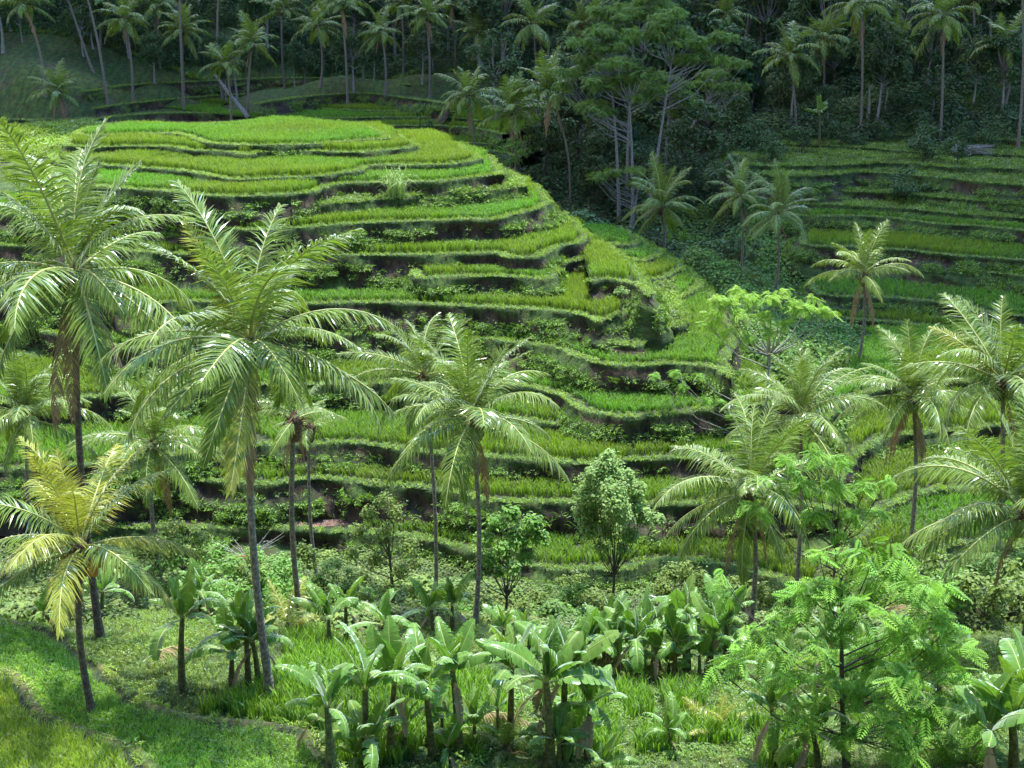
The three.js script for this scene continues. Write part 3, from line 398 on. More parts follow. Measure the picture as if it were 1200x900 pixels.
P('slim coconut palm rising from the far small terraces', [550, 112], [555, 185], 158, 4.6, { far: 1, n: 22, dead: 1 });
const farP = [[625, 28, 630, 88, 186, 5], [925, 65, 935, 145, 166, 5], [1010, 5, 1011, 132, 165, 5.2], [1105, 18, 1104, 148, 162, 5.2], [1178, 52, 1178, 120, 168, 4.8], [1197, -30, 1195, 158, 157, 4.8], [715, 2, 715, 60, 200, 5], [530, 2, 533, 60, 205, 4.8], [446, 38, 451, 84, 190, 4.2], [500, 18, 503, 86, 192, 4.2], [295, 52, 288, 98, 182, 4.6], [372, 30, 374, 72, 195, 4.6], [400, 5, 406, 86, 190, 4.8], [146, 22, 152, 78, 190, 4.6], [28, 5, 52, 92, 182, 5.2], [92, -40, 124, 90, 184, 5], [70, -25, 108, 70, 195, 4.6], [215, 35, 213, 72, 200, 4.6], [258, -30, 258, 66, 198, 5], [210, -60, 212, 84, 190, 5], [68, 108, 75, 142, 176, 4.4], [560, 38, 562, 90, 200, 4.4], [330, 12, 332, 70, 205, 4.6], [185, 8, 187, 70, 205, 4.5], [850, 18, 852, 90, 195, 5], [965, 45, 966, 110, 182, 4.6], [1055, 55, 1056, 115, 178, 4.6], [470, 3, 472, 70, 205, 4.6], [590, 0, 592, 70, 208, 4.6], [680, 30, 680, 80, 195, 4.6], [770, 10, 772, 80, 200, 5], [890, 0, 892, 70, 205, 4.8], [1140, 0, 1142, 90, 180, 4.8], [120, 0, 118, 60, 205, 4.6], [265, 75, 268, 100, 180, 3.6]];
for (const [uc, vc, ub, vb, z, L] of farP) palm({ label: 'tall coconut palm among the dark forest on the far hillside', group: 'coconut palms in the far forest', c: [uc, vc], b: [ub, vb], z, L, far: 1, r: 0.2, dead: uc % 3, n: 18 + uc % 6, bow: 0.5 + (uc % 5) * 0.4 });

// ------------------------------------------------------------------ banana plants
function bananaLeaf(seed, e0, curl, len, wid, torn) {
  const r = rng(seed), b = new MB(), rib = new MB(), N = 26, pts = [], Tn = []; let p = V(0, 0, 0); const L = len + 0.35, ds = L / N, sd = (r() - 0.5) * 0.7;
  for (let i = 0; i <= N; i++) { const s = i / N, e = (e0 - curl * Math.pow(s, 1.6)) * Math.PI / 180, az = sd * s * s, t = V(Math.cos(e) * Math.cos(az), Math.sin(e), Math.cos(e) * Math.sin(az)); pts.push(p.clone()); Tn.push(t); p = p.clone().addScaledVector(t, ds); }
  rib.tube(pts, pts.map((_, i) => lerp(0.034, 0.007, i / N)), 5);
  const roll = (r() - 0.5) * 0.7, i0 = 4;
  for (const sg of [-1, 1]) {
    let droop = 0.1 + 0.35 * r(), prev = null;
    const edge = (i, dr, back) => {
      const s = (i - i0) / (N - i0), w = wid * 0.5 * Math.pow(Math.sin(Math.PI * clamp(0.05 + s * 0.94, 0, 1)), 0.5) * (0.94 + 0.12 * Math.abs(Math.sin(i * 1.7 + seed))), t = Tn[i], side = V().crossVectors(t, V(0, 1, 0)).normalize(), up = V().crossVectors(side, t).normalize(), s2 = side.clone().multiplyScalar(Math.cos(roll)).addScaledVector(up, Math.sin(roll) * sg);
      return [[0, 0, 0], [0.5, 0.2, 0.1], [1, 0.26, 0.7]].map(([f, lift, dn]) => pts[i].clone().addScaledVector(s2, sg * w * f * (1 - 0.2 * dr * f)).addScaledVector(up, w * lift).add(V(0, -dr * w * dn, 0)).addScaledVector(t, (0.3 * f + back * f) * ds));
    };
    for (let i = i0; i <= N; i++) {
      const tear = prev && i < N && r() < torn, c = 0.9 + 0.2 * r(); b.col = [c, c, c];
      const put = E => E.map((k, n) => b.v(k.x, k.y, k.z, n * 0.12, i / N * L * 0.5)), q = put(edge(i, droop + 0.1 * ((i % 2) - 0.5), tear ? -0.55 * r() : 0));
      if (prev) { b.quad(prev[0], prev[1], q[1], q[0]); b.quad(prev[1], prev[2], q[2], q[1]); }
      prev = q; if (tear) { droop = clamp(droop + (r() - 0.45) * 1.1, 0, 1.3); prev = put(edge(i, droop, 0.1)); }
    }
  }
  return [b.geo(), rib.geo()];
}
const BE = [86, 75, 64, 48, 24], BC = [26, 50, 72, 90, 92];
const bleaf = BE.map((e, i) => [0, 1, 2, 3].map(k => bananaLeaf(700 + i * 9 + k, e, BC[i] * (0.7 + 0.22 * k), 2.2, 0.86, 0.28 + 0.15 * k)));
const bdead = [0, 1].map(k => bananaLeaf(790 + k, -40, 45, 1.6, 0.35, 0.5));
function banana(o) {
  const r = rng(2000 + Math.round(o.b[0] * 11 + o.b[1] * 3)), base = o.z ? (() => { const q = atZ(o.b[0], o.b[1], o.z); return V(q.x, groundY(q.x, -o.z), -o.z); })() : hit(o.b[0], o.b[1]); const top = atZ(o.c[0], o.c[1], -base.z);
  const h = V().subVectors(top, base); h.y = clamp(h.y * 0.92, 0.3, 4.2); const g = thing('banana_plant', o.label, 'banana plant', o.group, base), k = o.s || 1;
  const pts = [], rad = []; for (let i = 0; i <= 7; i++) { const s = i / 7; pts.push(V(h.x * s * s, -0.1 + (h.y + 0.1) * s, h.z * s)); rad.push(0.16 * k * (1 - 0.5 * s)); }
  const tb = new MB(); tb.col = o.tcol || [0.8 + 0.4 * r(), 0.9, 0.8]; tb.tube(pts, rad, 8); part('stem', tb.geo(), M.bananaStem, g);
  const n = o.n || 8 + Math.floor(r() * 4), az0 = r() * 6.28;
  for (let i = 0; i < n; i++) { const age = Math.pow((i + 0.5) / n, 1.25), cl = Math.min(4, Math.floor(age * 5)), bl = bleaf[cl][Math.floor(r() * 4)], m = part('leaf', bl[0], (i < 1 && r() < 0.7) || r() < 0.1 ? M.bananaYoung : M.banana, g); part('midrib', bl[1], M.rib, m); m.position.set(h.x, h.y - 0.05, h.z); m.rotation.set((r() - 0.5) * 0.8, az0 + i * 2.4 + (r() - 0.5) * 1.1, (r() - 0.5) * 0.5, 'YXZ'); m.scale.setScalar(k * 0.82 * (0.6 + 0.5 * r())); }
  for (let i = 0; i < (o.dead ?? Math.floor(r() * 4)); i++) { const m = part('dead_leaf', bdead[i % 2][0], M.bananaDead, g); m.position.set(h.x * 0.9, h.y - 0.15, h.z); m.rotation.y = r() * 6.28; m.scale.setScalar(k * (0.7 + 0.4 * r())); }
}
const gB = 'banana plants in the clump above the near rice', lB = 'torn-leaved banana plant in the row along the bottom rice blocks', lBk = 'banana plant in the crowded thicket at the valley edge';
for (const [c, b, s] of [[[383, 822], [388, 905], 0.95], [[428, 800], [430, 915], 1.0], [[462, 795], [458, 895], 0.95], [[497, 790], [506, 892], 0.85], [[530, 778], [538, 888], 1.0], [[556, 848], [556, 885], 0.65], [[640, 790], [645, 905], 1.15], [[662, 778], [660, 890], 1.0], [[600, 775], [598, 880], 0.9], [[692, 820], [688, 895], 0.85], [[655, 868], [655, 905], 0.6], [[706, 892], [706, 920], 0.6], [[784, 856], [785, 885], 0.6], [[430, 860], [436, 915], 0.8]]) { banana({ label: lB, group: gB, c, b, s }); if (s > 0.7) for (let k = 0; k < 1; k++) { const u = b[0] + (R0() - 0.5) * 46, v = b[1] - 4 + (R0() - 0.5) * 16; banana({ label: 'small banana sucker sprouting between the taller torn-leaved bananas', group: 'banana suckers in the bottom row', c: [u + (R0() - 0.5) * 8, v - 22 - 26 * R0()], b: [u, v], s: 0.5 + 0.25 * R0(), n: 6 }); } }
for (const [c, b, s] of [[[745, 742], [748, 800], 0.85], [[722, 748], [724, 795], 0.8], [[792, 748], [790, 800], 0.8], [[802, 722], [806, 790], 0.9], [[770, 755], [768, 800], 0.75], [[690, 744], [690, 790], 0.8], [[852, 728], [850, 790], 1.0], [[835, 740], [832, 795], 0.85], [[715, 730], [712, 775], 0.8], [[764, 735], [766, 785], 0.8], [[590, 735], [590, 770], 0.7], [[620, 745], [620, 775], 0.75]]) banana({ label: lBk, group: 'banana thicket at the valley edge', c, b, s });
for (let k = 0; k < 16; k++) { const u = 660 + 200 * ((k * 0.618) % 1), v = 778 + 22 * R0(); banana({ label: 'small banana sucker in the crowded thicket at the valley edge', group: 'banana suckers in the thicket', c: [u, v - 16 - 20 * R0()], b: [u, v], s: 0.55 + 0.25 * R0(), n: 6 }); }
banana({ label: 'young banana plant beside the path below the yellow palm', c: [213, 716], b: [214, 812], s: 0.9 });
for (const [c, b] of [[[288, 735], [292, 812]], [[296, 748], [304, 810]], [[272, 762], [272, 808]]]) banana({ label: 'banana plant clumped against the ring-marked palm trunk', group: 'banana clump by the big palm', c, b, s: 0.8 });
banana({ label: 'tiny leaning banana plant on a bund behind the yellow palm', c: [50, 716], b: [68, 748], s: 0.55, n: 5 });
for (const [c, b] of [[[405, 708], [406, 758]], [[450, 728], [450, 772]], [[385, 722], [386, 762]]]) banana({ label: 'banana plant in the shade beside the half-bare palm', group: 'bananas by the half-bare palm', c, b, s: 0.75 });
for (const [c, b] of [[[530, 706], [530, 740]], [[505, 712], [508, 742]]]) banana({ label: 'dark banana plant in the hollow behind the silvery palm trunk', group: 'bananas in the hollow', c, b, s: 0.8 });
for (const [c, b] of [[[905, 826], [908, 900]], [[952, 852], [958, 910]], [[925, 800], [930, 860]]]) banana({ label: 'pale banana plant under the feathery tree', group: 'bananas under the feathery tree', c, b, s: 0.85 });
for (const [c, b] of [[[1012, 768], [1012, 820]], [[975, 755], [975, 805]], [[1060, 800], [1060, 850]], [[1045, 760], [1046, 815]], [[1100, 790], [1100, 850]]]) banana({ label: 'banana plant half hidden behind the feathery tree', group: 'bananas behind the feathery tree', c, b, s: 0.85 });
for (const [c, b] of [[[1186, 838], [1186, 915]], [[1160, 850], [1160, 920]], [[1205, 810], [1208, 890]]]) banana({ label: 'large-leaved banana plant under the dark-trunked near palm', group: 'bananas under the near palm', c, b, s: 1.15 });
for (const [c, b] of [[[120, 690], [120, 730]], [[160, 682], [160, 720]], [[235, 690], [236, 730]]]) banana({ label: 'shaded banana plant behind the yellow palm', group: 'bananas behind the yellow palm', c, b, s: 0.75 });
for (const [c, b] of [[[815, 300], [815, 325]], [[840, 306], [840, 330]], [[800, 292], [800, 316]], [[828, 316], [828, 336]], [[782, 288], [782, 308]]]) banana({ label: 'banana plant at the foot of the gorge', group: 'bananas in the gorge', c, b, z: 136, s: 1.2, n: 6 });
banana({ label: 'banana plant at the forest edge above the shaded terraces', c: [962, 110], b: [963, 132], z: 160, s: 1.3 });

// ------------------------------------------------------------------ broad-leaved trees and shrubs
function addLeaf(b, r, p, s, nx, ny, nz, kind) {
  const n = V(nx, ny, nz).normalize(), a = V(r() - 0.5, r() - 0.5, r() - 0.5); const t = V().crossVectors(n, a).normalize(), q = V().crossVectors(n, t), c = 0.75 + 0.5 * r(); b.col = [c * (0.9 + 0.25 * r()), c, c * 0.9];
  if (kind === 'spray') { // a twice-feathered leaf: paired thin leaflets along a rib
    const d = t.clone().add(V(0, -0.25, 0)).normalize(), m = 9, w = q;
    for (let k = 0; k < m; k++) for (const sg of [-1, 1]) { const f = (k + 0.6) / m, x = p.clone().addScaledVector(d, s * f).add(V(0, -0.18 * s * f * f, 0)), l = s * 0.34 * Math.sin(Math.PI * (0.15 + 0.75 * f)), e = w.clone().multiplyScalar(sg).addScaledVector(d, 0.55).addScaledVector(n, -0.1).normalize(), o = x.clone().addScaledVector(e, l), y = x.clone().addScaledVector(e, l * 0.5).addScaledVector(d, s * 0.05), z = x.clone().addScaledVector(e, l * 0.5).addScaledVector(d, -s * 0.05); const A = b.v(x.x, x.y, x.z), B = b.v(y.x, y.y, y.z), C = b.v(o.x, o.y - l * 0.15, o.z), D = b.v(z.x, z.y, z.z); b.quad(A, B, C, D); }
    return; }
  const w = s * (kind === 'long' ? 0.14 : 0.27), A = b.v(p.x, p.y, p.z), B = b.v(p.x + t.x * s * 0.5 + q.x * w, p.y + t.y * s * 0.5 + q.y * w, p.z + t.z * s * 0.5 + q.z * w), C = b.v(p.x + t.x * s - n.x * s * 0.2, p.y + t.y * s - n.y * s * 0.2, p.z + t.z * s - n.z * s * 0.2), D = b.v(p.x + t.x * s * 0.5 - q.x * w, p.y + t.y * s * 0.5 - q.y * w, p.z + t.z * s * 0.5 - q.z * w); b.quad(A, B, C, D);
}
// clumps: [x, y, z, radius, flatness]; limbs run from the trunk to every clump
function treeGeo(seed, o) {
  const r = rng(seed), tb = new MB(), cb = new MB(); tb.col = [1, 1, 1];
  const trunkTo = o.trunk, pts = [], rad = [], n = 8; for (let k = 0; k <= n; k++) { const s = k / n; pts.push(V(trunkTo[0] * s + Math.sin(s * 4 + seed) * o.tr * 0.7, -0.2 + (trunkTo[1] + 0.2) * s, trunkTo[2] * s)); rad.push(o.tr * (1 - 0.6 * s) * (1 + 0.5 * Math.pow(1 - s, 8))); }
  if (!o.noTrunk) tb.tube(pts, rad, 7);
  for (const [x, y, z, cr, fl] of o.clumps) {
    const C = V(x, y, z); if (o.tr > 0) { const hz = Math.hypot(x - trunkTo[0] * 0.7, z - trunkTo[2] * 0.7), s = clamp(Math.min(o.fork + 0.25, (y - hz * 0.75) / trunkTo[1]) + (r() - 0.5) * 0.12, Math.min(0.2, o.fork), 1), f = s * n, i = Math.min(n - 1, Math.floor(f)), S = pts[i].clone().lerp(pts[i + 1], f - i), mid = S.clone().lerp(C, 0.5).add(V((r() - 0.5) * 0.2 * cr, -0.12 * C.distanceTo(S) + (r() - 0.5) * 0.1, (r() - 0.5) * 0.2 * cr)); const q = o.tr * (o.limb || 0.32); tb.tube([S, S.clone().lerp(mid, 0.5).add(V(0, 0.03, 0)), mid, mid.clone().lerp(C, 0.6), C], [q, q * 0.8, q * 0.6, q * 0.4, q * 0.15], 5);
      for (let k = 0; k < (o.twigs || 2); k++) { const e = C.clone().add(V((r() - 0.5) * 1.6 * cr, (r() - 0.3) * cr * fl, (r() - 0.5) * 1.6 * cr)); tb.tube([mid.clone().lerp(C, 0.5), e], [q * 0.35, q * 0.08], 4); } }
    const m = Math.round(o.leaves * cr * cr * (0.8 + 0.4 * r()));
    for (let k = 0; k < m; k++) { const a = r() * 6.283, cz = r() * 2 - 1, sr = Math.sqrt(1 - cz * cz), d = Math.pow(r(), 0.42) * (0.8 + 0.45 * fbm(Math.cos(a) * 2 + x, cz * 2 + y, Math.sin(a) * 2 + z, 2) * 2); const dx = Math.cos(a) * sr, dy = cz, dz = Math.sin(a) * sr; addLeaf(cb, r, V(x + dx * d * cr, y + dy * d * cr * fl, z + dz * d * cr), o.ls * (0.7 + 0.6 * r()), dx * 0.6 + (r() - 0.5), 0.7 + dy * 0.5 + (r() - 0.5) * 0.8, dz * 0.6 + (r() - 0.5), o.kind); }
  }
  return [tb.geo(), cb.geo()];
}
function ball(seed, n, cx, cy, cz, rx, ry, rz, cr, fl = 0.8) { const r = rng(seed), L = []; for (let k = 0; k < n; k++) { const a = r() * 6.283, q = r() * 2 - 1, s = Math.sqrt(1 - q * q), d = 0.45 + 0.55 * Math.sqrt(r()); L.push([cx + Math.cos(a) * s * rx * d, cy + q * ry * d, cz + Math.sin(a) * s * rz * d, cr * (0.7 + 0.6 * r()), fl]); } return L; }
function tree(name, label, cat, geos, bm, lm, p, yaw = 0, s = 1, group, sy = 1) { const g = thing(name, label, cat, group, p); g.rotation.y = yaw; g.scale.set(s, s * sy, s); part('trunk', geos[0], bm, g); part('crown', geos[1], lm, g); return g; }
const spot = (u, v, z) => { const q = atZ(u, v, z); return V(q.x, groundY(q.x, -z), -z); };
// clumps given by pixels at a depth, relative to a base
const rel = (base, list, fl) => list.map(([u, v, px, dz = 0]) => { const z = -base.z + dz, q = atZ(u, v, z), f = toPix(q.x, q.y, q.z)[2]; return [q.x - base.x, q.y - base.y, q.z - base.z, px * f / FOC, fl]; });
{
  let b = spot(718, 690, 64); const c1 = rel(b, [[712, 545, 17], [697, 556, 16], [729, 558, 15], [690, 578, 17], [716, 575, 22, -1], [742, 590, 17], [700, 600, 19, 0.8], [728, 604, 18, -0.8], [755, 604, 13], [690, 618, 13], [715, 620, 16, 1], [738, 626, 12], [713, 532, 9], [705, 585, 20, 1.2], [722, 590, 20, -1.4], [772, 608, 8], [683, 598, 14], [746, 572, 13], [706, 640, 12], [730, 642, 11]].map(q => [q[0], q[1], q[2] * (0.85 + 0.35 * Math.abs(Math.sin(q[0] * 1.3))), q[3] || 0]), 0.9);
  tree('round_tree', 'dense round-crowned pale green tree below the lowest paddy', 'tree', treeGeo(11, { trunk: [0, c1[9][1] * 0.7, 0], tr: 0.11, fork: 0.5, clumps: c1, leaves: 1100, ls: 0.2 }), M.darkBark, M.leafLight, b);
  b = spot(588, 705, 63); const c2 = rel(b, [[600, 600, 16], [580, 612, 15], [625, 612, 16], [565, 630, 14], [607, 628, 20], [632, 628, 13], [590, 645, 16, 1], [615, 650, 14], [570, 655, 15], [558, 672, 10], [585, 668, 12], [603, 665, 10, -1]], 0.8);
  tree('glossy_tree', 'glossy bright green tree with two stems on the valley bank', 'tree', treeGeo(12, { trunk: [0.3, c2[9][1] * 0.8, 0], tr: 0.12, fork: 0.5, clumps: c2, leaves: 560, ls: 0.27 }), M.darkBark, M.leafMid, b);
  b = spot(460, 722, 57); const c3 = rel(b, [[440, 565, 9], [450, 585, 13], [432, 600, 13], [462, 600, 14], [420, 622, 14], [450, 625, 17], [480, 640, 15], [412, 648, 13], [440, 655, 17], [470, 668, 17], [425, 675, 14], [490, 660, 10], [455, 690, 16], [485, 690, 14], [430, 700, 12]], 0.9);
  tree('airy_tree', 'airy olive green tree with fine leaves by the silvery palm', 'tree', treeGeo(13, { trunk: [0, c3[2][1] * 0.8, 0], tr: 0.12, fork: 0.55, clumps: c3, leaves: 800, ls: 0.15 }), M.darkBark, M.leafOlive, b);
  b = spot(890, 600, 74); const c4 = rel(b, [[850, 352, 14], [878, 348, 15], [905, 350, 14], [930, 356, 12], [838, 368, 12], [865, 366, 13], [895, 370, 12], [945, 362, 15], [965, 362, 9], [828, 380, 9], [920, 378, 9], [855, 386, 9], [900, 388, 8], [880, 395, 8], [840, 350, 10], [918, 342, 11], [862, 340, 10], [952, 350, 10], [975, 366, 7]].map(q => [q[0], q[1], q[2] * 1.2, (q[0] * 7 % 5 - 2) * 0.7]), 0.5);
  tree('umbrella_tree', 'open lime green tree with pale forking branches above the palms', 'tree', treeGeo(14, { trunk: [0.1, c4[11][1] * 0.82, 0], tr: 0.13, fork: 0.92, limb: 0.4, clumps: c4, leaves: 95, ls: 0.5, kind: 'spray', twigs: 3 }), M.paleBark, M.leafLime, b);
  b = spot(868, 520, 80); const c5 = rel(b, [[768, 440, 9], [790, 436, 9], [800, 452, 8], [828, 468, 9], [845, 470, 8], [780, 470, 8], [820, 440, 7], [855, 486, 8]], 0.5);
  tree('umbrella_tree', 'low sprawling branch tree with lime sprays over the paddies', 'tree', treeGeo(15, { trunk: [-0.8, 3.2, 0], tr: 0.08, fork: 0.8, limb: 0.5, clumps: c5, leaves: 180, ls: 0.36, kind: 'spray', twigs: 3 }), M.paleBark, M.leafBright, b);
  // the feathery tree in the right foreground, and its shorter neighbours
  b = hit(994, 905); const c6 = rel(b, [[965, 690, 30], [1000, 650, 24], [1040, 670, 30], [1075, 690, 28, -1], [930, 720, 26], [1010, 710, 30, -1.2], [1060, 735, 30], [1095, 720, 22], [905, 760, 26, 0.6], [950, 760, 30, -1], [1000, 770, 28, 1], [1050, 790, 34, -1.5], [1100, 770, 26], [1085, 830, 34, -1], [1035, 840, 30, -1.8], [1120, 820, 24], [985, 690, 20], [860, 770, 22], [835, 780, 16], [1125, 790, 18], [1030, 640, 14], [1060, 870, 30, -1.5], [1110, 870, 26], [850, 690, 14, 1], [840, 672, 10, 1], [940, 690, 24], [985, 730, 28], [1030, 760, 30, 0.6], [1075, 765, 28, 0.8], [920, 790, 26, -0.6], [890, 735, 20], [975, 800, 28, -1], [1010, 810, 28, -0.5], [1060, 820, 30, 0.5], [1110, 740, 24], [1130, 760, 22, -0.6], [1140, 840, 26, -0.5], [1000, 860, 26, -1], [1085, 700, 24, 0.7], [1020, 680, 24, 0.8], [960, 650, 16], [1055, 650, 18], [1105, 690, 18], [1150, 870, 24], [945, 830, 22, -0.8]], 0.55);
  tree('feathery_tree', 'large feathery tree with bright twice-divided leaves over the bananas', 'tree', treeGeo(16, { trunk: [-0.7, c6[1][1] * 0.9, -0.3], tr: 0.1, fork: 0.5, limb: 0.3, clumps: c6, leaves: 84, ls: 0.56, kind: 'spray', twigs: 2 }), M.darkBark, M.leafBright, b);
  b = spot(972, 720, 46); const c7 = rel(b, [[925, 540, 15], [955, 532, 16], [985, 540, 16], [1015, 570, 17], [940, 565, 20], [975, 570, 22], [1000, 600, 18], [955, 600, 18], [905, 560, 10], [890, 600, 11], [880, 590, 10], [1040, 565, 10], [1030, 600, 12], [985, 625, 14]], 0.45);
  tree('feathery_tree', 'slender feathery sapling against the drooping palm', 'tree', treeGeo(17, { trunk: [0, c7[12][1] * 0.75, 0], tr: 0.08, fork: 0.75, limb: 0.4, clumps: c7, leaves: 130, ls: 0.48, kind: 'spray', twigs: 2 }), M.darkBark, M.leafBright, b);
  // small trees
  b = spot(605, 214, 150); tree('small_tree', 'slim bright sapling at the edge of the gorge', 'tree', treeGeo(18, { trunk: [0, 3.2, 0], tr: 0.09, fork: 0.8, clumps: rel(b, [[600, 168, 14], [588, 174, 10], [612, 178, 13], [604, 186, 12], [594, 190, 9]], 0.7), leaves: 90, ls: 0.3 }), M.paleBark, M.leafMid, b);
  b = hit(727, 388); tree('small_tree', 'tiny tufted tree on the curving paddy beside the hump', 'tree', treeGeo(19, { trunk: [0, 1.6, 0], tr: 0.06, fork: 0.95, clumps: [[0, 1.9, 0, 0.5, 0.7], [0.25, 1.75, 0.1, 0.35, 0.7], [-0.3, 1.75, 0, 0.35, 0.7]], leaves: 260, ls: 0.22 }), M.palmBark, M.leafLight, b);
  b = spot(404, 150, 168); tree('small_tree', 'thin pale sapling standing behind the top paddy', 'tree', treeGeo(20, { trunk: [0, 2, 0], tr: 0.05, fork: 0.9, clumps: [[0, 2.4, 0, 0.35, 1], [0.1, 2, 0, 0.3, 1]], leaves: 90, ls: 0.2 }), M.paleBark, M.leafOlive, b);
  b = spot(495, 142, 172); tree('small_tree', 'small spreading tree on the far small terraces', 'tree', treeGeo(21, { trunk: [0, 1.6, 0], tr: 0.07, fork: 0.8, clumps: ball(5, 6, 0, 2.3, 0, 1.4, 0.6, 1.2, 0.7), leaves: 80, ls: 0.28 }), M.darkBark, M.leafJungle, b);
}
{ // tall pale-trunked trees with layered crowns at the gorge
  const tall = [['fork-trunked', [744, 290], 143, [737, 92], [[735, 88, 26], [705, 100, 24], [762, 108, 22], [690, 120, 18], [728, 70, 24], [755, 82, 20], [712, 128, 14]]], ['straight slender', [726, 288], 146, [717, 60], [[715, 52, 26], [690, 66, 24], [735, 44, 24], [672, 84, 18], [660, 100, 14], [705, 36, 22], [680, 48, 16]]], ['right-leaning', [752, 292], 144, [790, 40], [[790, 34, 28], [815, 46, 26], [765, 40, 24], [835, 66, 22], [800, 66, 24], [845, 40, 18], [778, 18, 22]]], ['thin upright', [730, 284], 150, [745, 14], [[745, 12, 28], [720, 18, 24], [775, 6, 26], [700, 10, 18], [760, -8, 24], [735, 34, 18]]], ['far slanting', [781, 232], 158, [838, 84], [[838, 84, 20], [862, 72, 16], [850, 100, 16], [820, 98, 16], [872, 100, 12]]], ['short flat-topped', [780, 250], 154, [784, 100], [[784, 92, 20], [800, 108, 16], [765, 100, 16], [815, 120, 14], [795, 130, 14]]], ['low-branched', [735, 292], 140, [748, 196], [[700, 204, 12], [720, 200, 13], [748, 198, 12], [742, 212, 9]]]];
  tall.forEach(([w, bp, z, tp, cl], i) => { const b = spot(bp[0], bp[1], z), t = atZ(tp[0], tp[1], z); const cs = []; const r = rng(70 + i); for (const [u, v, px] of cl) { cs.push([u, v, px]); for (let k = 0; k < 3; k++) cs.push([u + (r() - 0.5) * px * 2, v + (r() - 0.5) * px * 0.6, px * 0.6, (r() - 0.5) * 5]); }
    tree('pale_trunk_tree', w + ' pale-trunked tree with layered crown by the gorge', 'tree', treeGeo(30 + i, { trunk: [t.x - b.x, (t.y - b.y) * 0.86, 0], tr: 0.22, fork: 0.78, limb: 0.35, clumps: rel(b, cs, 0.22), leaves: 60, ls: 0.62, kind: 'spray', twigs: 1 }), M.paleBark, M.leafUmbrella, b); });
}
{ // jungle behind: broad-leaved trees one can tell apart, then the undergrowth mass
  const kinds = [0, 1, 2, 3].map(k => treeGeo(50 + k, { trunk: [0, 6, 0], tr: 0.25, fork: 0.75, clumps: ball(60 + k, 26, 0, 8 + k * 0.4, 0, 4.2 - k * 0.3, 3.6, 4.2 - k * 0.3, 1.5, 0.75), leaves: 38, ls: 0.62, twigs: 1 }));
  const r = rng(77); let n = 0;
  for (let i = 0; i < 130; i++) { const z = 178 + 75 * r(), u = -60 + 1320 * (i * 0.618034 % 1), q = atZ(u, 50, z), y = groundY(q.x, -z), px = toPix(q.x, y, -z); if (px[1] > (u > 560 && u < 860 ? 215 : u > 860 ? 130 : 78)) continue; n++;
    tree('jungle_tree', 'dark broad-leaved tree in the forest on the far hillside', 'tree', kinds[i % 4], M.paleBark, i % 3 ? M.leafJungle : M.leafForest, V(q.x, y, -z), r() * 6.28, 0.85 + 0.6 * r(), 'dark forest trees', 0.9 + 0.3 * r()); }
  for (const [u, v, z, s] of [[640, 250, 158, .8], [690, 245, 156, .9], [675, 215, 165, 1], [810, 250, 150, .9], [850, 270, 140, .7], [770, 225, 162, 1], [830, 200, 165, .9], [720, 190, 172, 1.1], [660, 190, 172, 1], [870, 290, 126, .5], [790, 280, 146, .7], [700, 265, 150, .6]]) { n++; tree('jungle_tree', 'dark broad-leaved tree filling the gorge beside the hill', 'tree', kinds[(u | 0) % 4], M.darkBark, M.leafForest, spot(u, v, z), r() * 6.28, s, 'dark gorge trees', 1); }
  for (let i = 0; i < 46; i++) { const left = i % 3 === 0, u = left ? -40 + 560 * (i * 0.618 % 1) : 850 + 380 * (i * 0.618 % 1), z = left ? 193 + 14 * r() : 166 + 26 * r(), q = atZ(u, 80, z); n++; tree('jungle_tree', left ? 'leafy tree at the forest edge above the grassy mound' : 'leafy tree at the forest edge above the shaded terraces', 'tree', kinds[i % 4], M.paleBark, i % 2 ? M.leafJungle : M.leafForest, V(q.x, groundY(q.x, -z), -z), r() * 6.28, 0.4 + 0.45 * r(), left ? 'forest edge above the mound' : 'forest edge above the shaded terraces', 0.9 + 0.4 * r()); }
  console.log('jungle trees', n);
  const clump = (() => { const b = new MB(), q = rng(81); for (let k = 0; k < 300; k++) { const a = q() * 6.283, c = q(), s = Math.sqrt(1 - c * c), d = 0.5 + 0.7 * q(); addLeaf(b, q, V(Math.cos(a) * s * d * 1.5, c * d * 1.3, Math.sin(a) * s * d * 1.5), 0.28 + 0.3 * q() * q(), Math.cos(a) * s + (q() - 0.5), c + 0.6, Math.sin(a) * s + (q() - 0.5), q() < 0.3 ? 'long' : ''); } return b.geo(); })();
  const list = [];
  for (let i = 0; i < 16000; i++) { const z = 128 + 130 * r(), u = -80 + 1360 * r(), q = atZ(u, 100, z), f = topField(q.x, -z), y = groundY(q.x, -z), px = toPix(q.x, y, -z); if (f && (f.name !== 'shaded_terrace' || f.rice || z < 157) ) continue; const lim = u < 320 ? 78 : u < 560 ? 100 : u < 880 ? 400 : 165, scrub = u < 560 && px[1] < 142 && fbm(q.x * 0.13, z * 0.13, 44, 3) > 0.06; if (!scrub && px[1] > lim + 14 * noise(u * 0.03, 3, 1)) continue; if (scrub && px[1] > lim && r() < 0.5) continue; const k = 0.7 + 0.7 * r(); list.push([q.x, y - 0.3, -z, scrub && px[1] > lim ? 0.25 + 0.5 * r() : 0.45 + 1.6 * r() * r(), r() * 6.28, 0, 0, 0.8 + 0.6 * r(), [k * (0.9 + 0.3 * r()), k, k]]); }
  const listG = [];
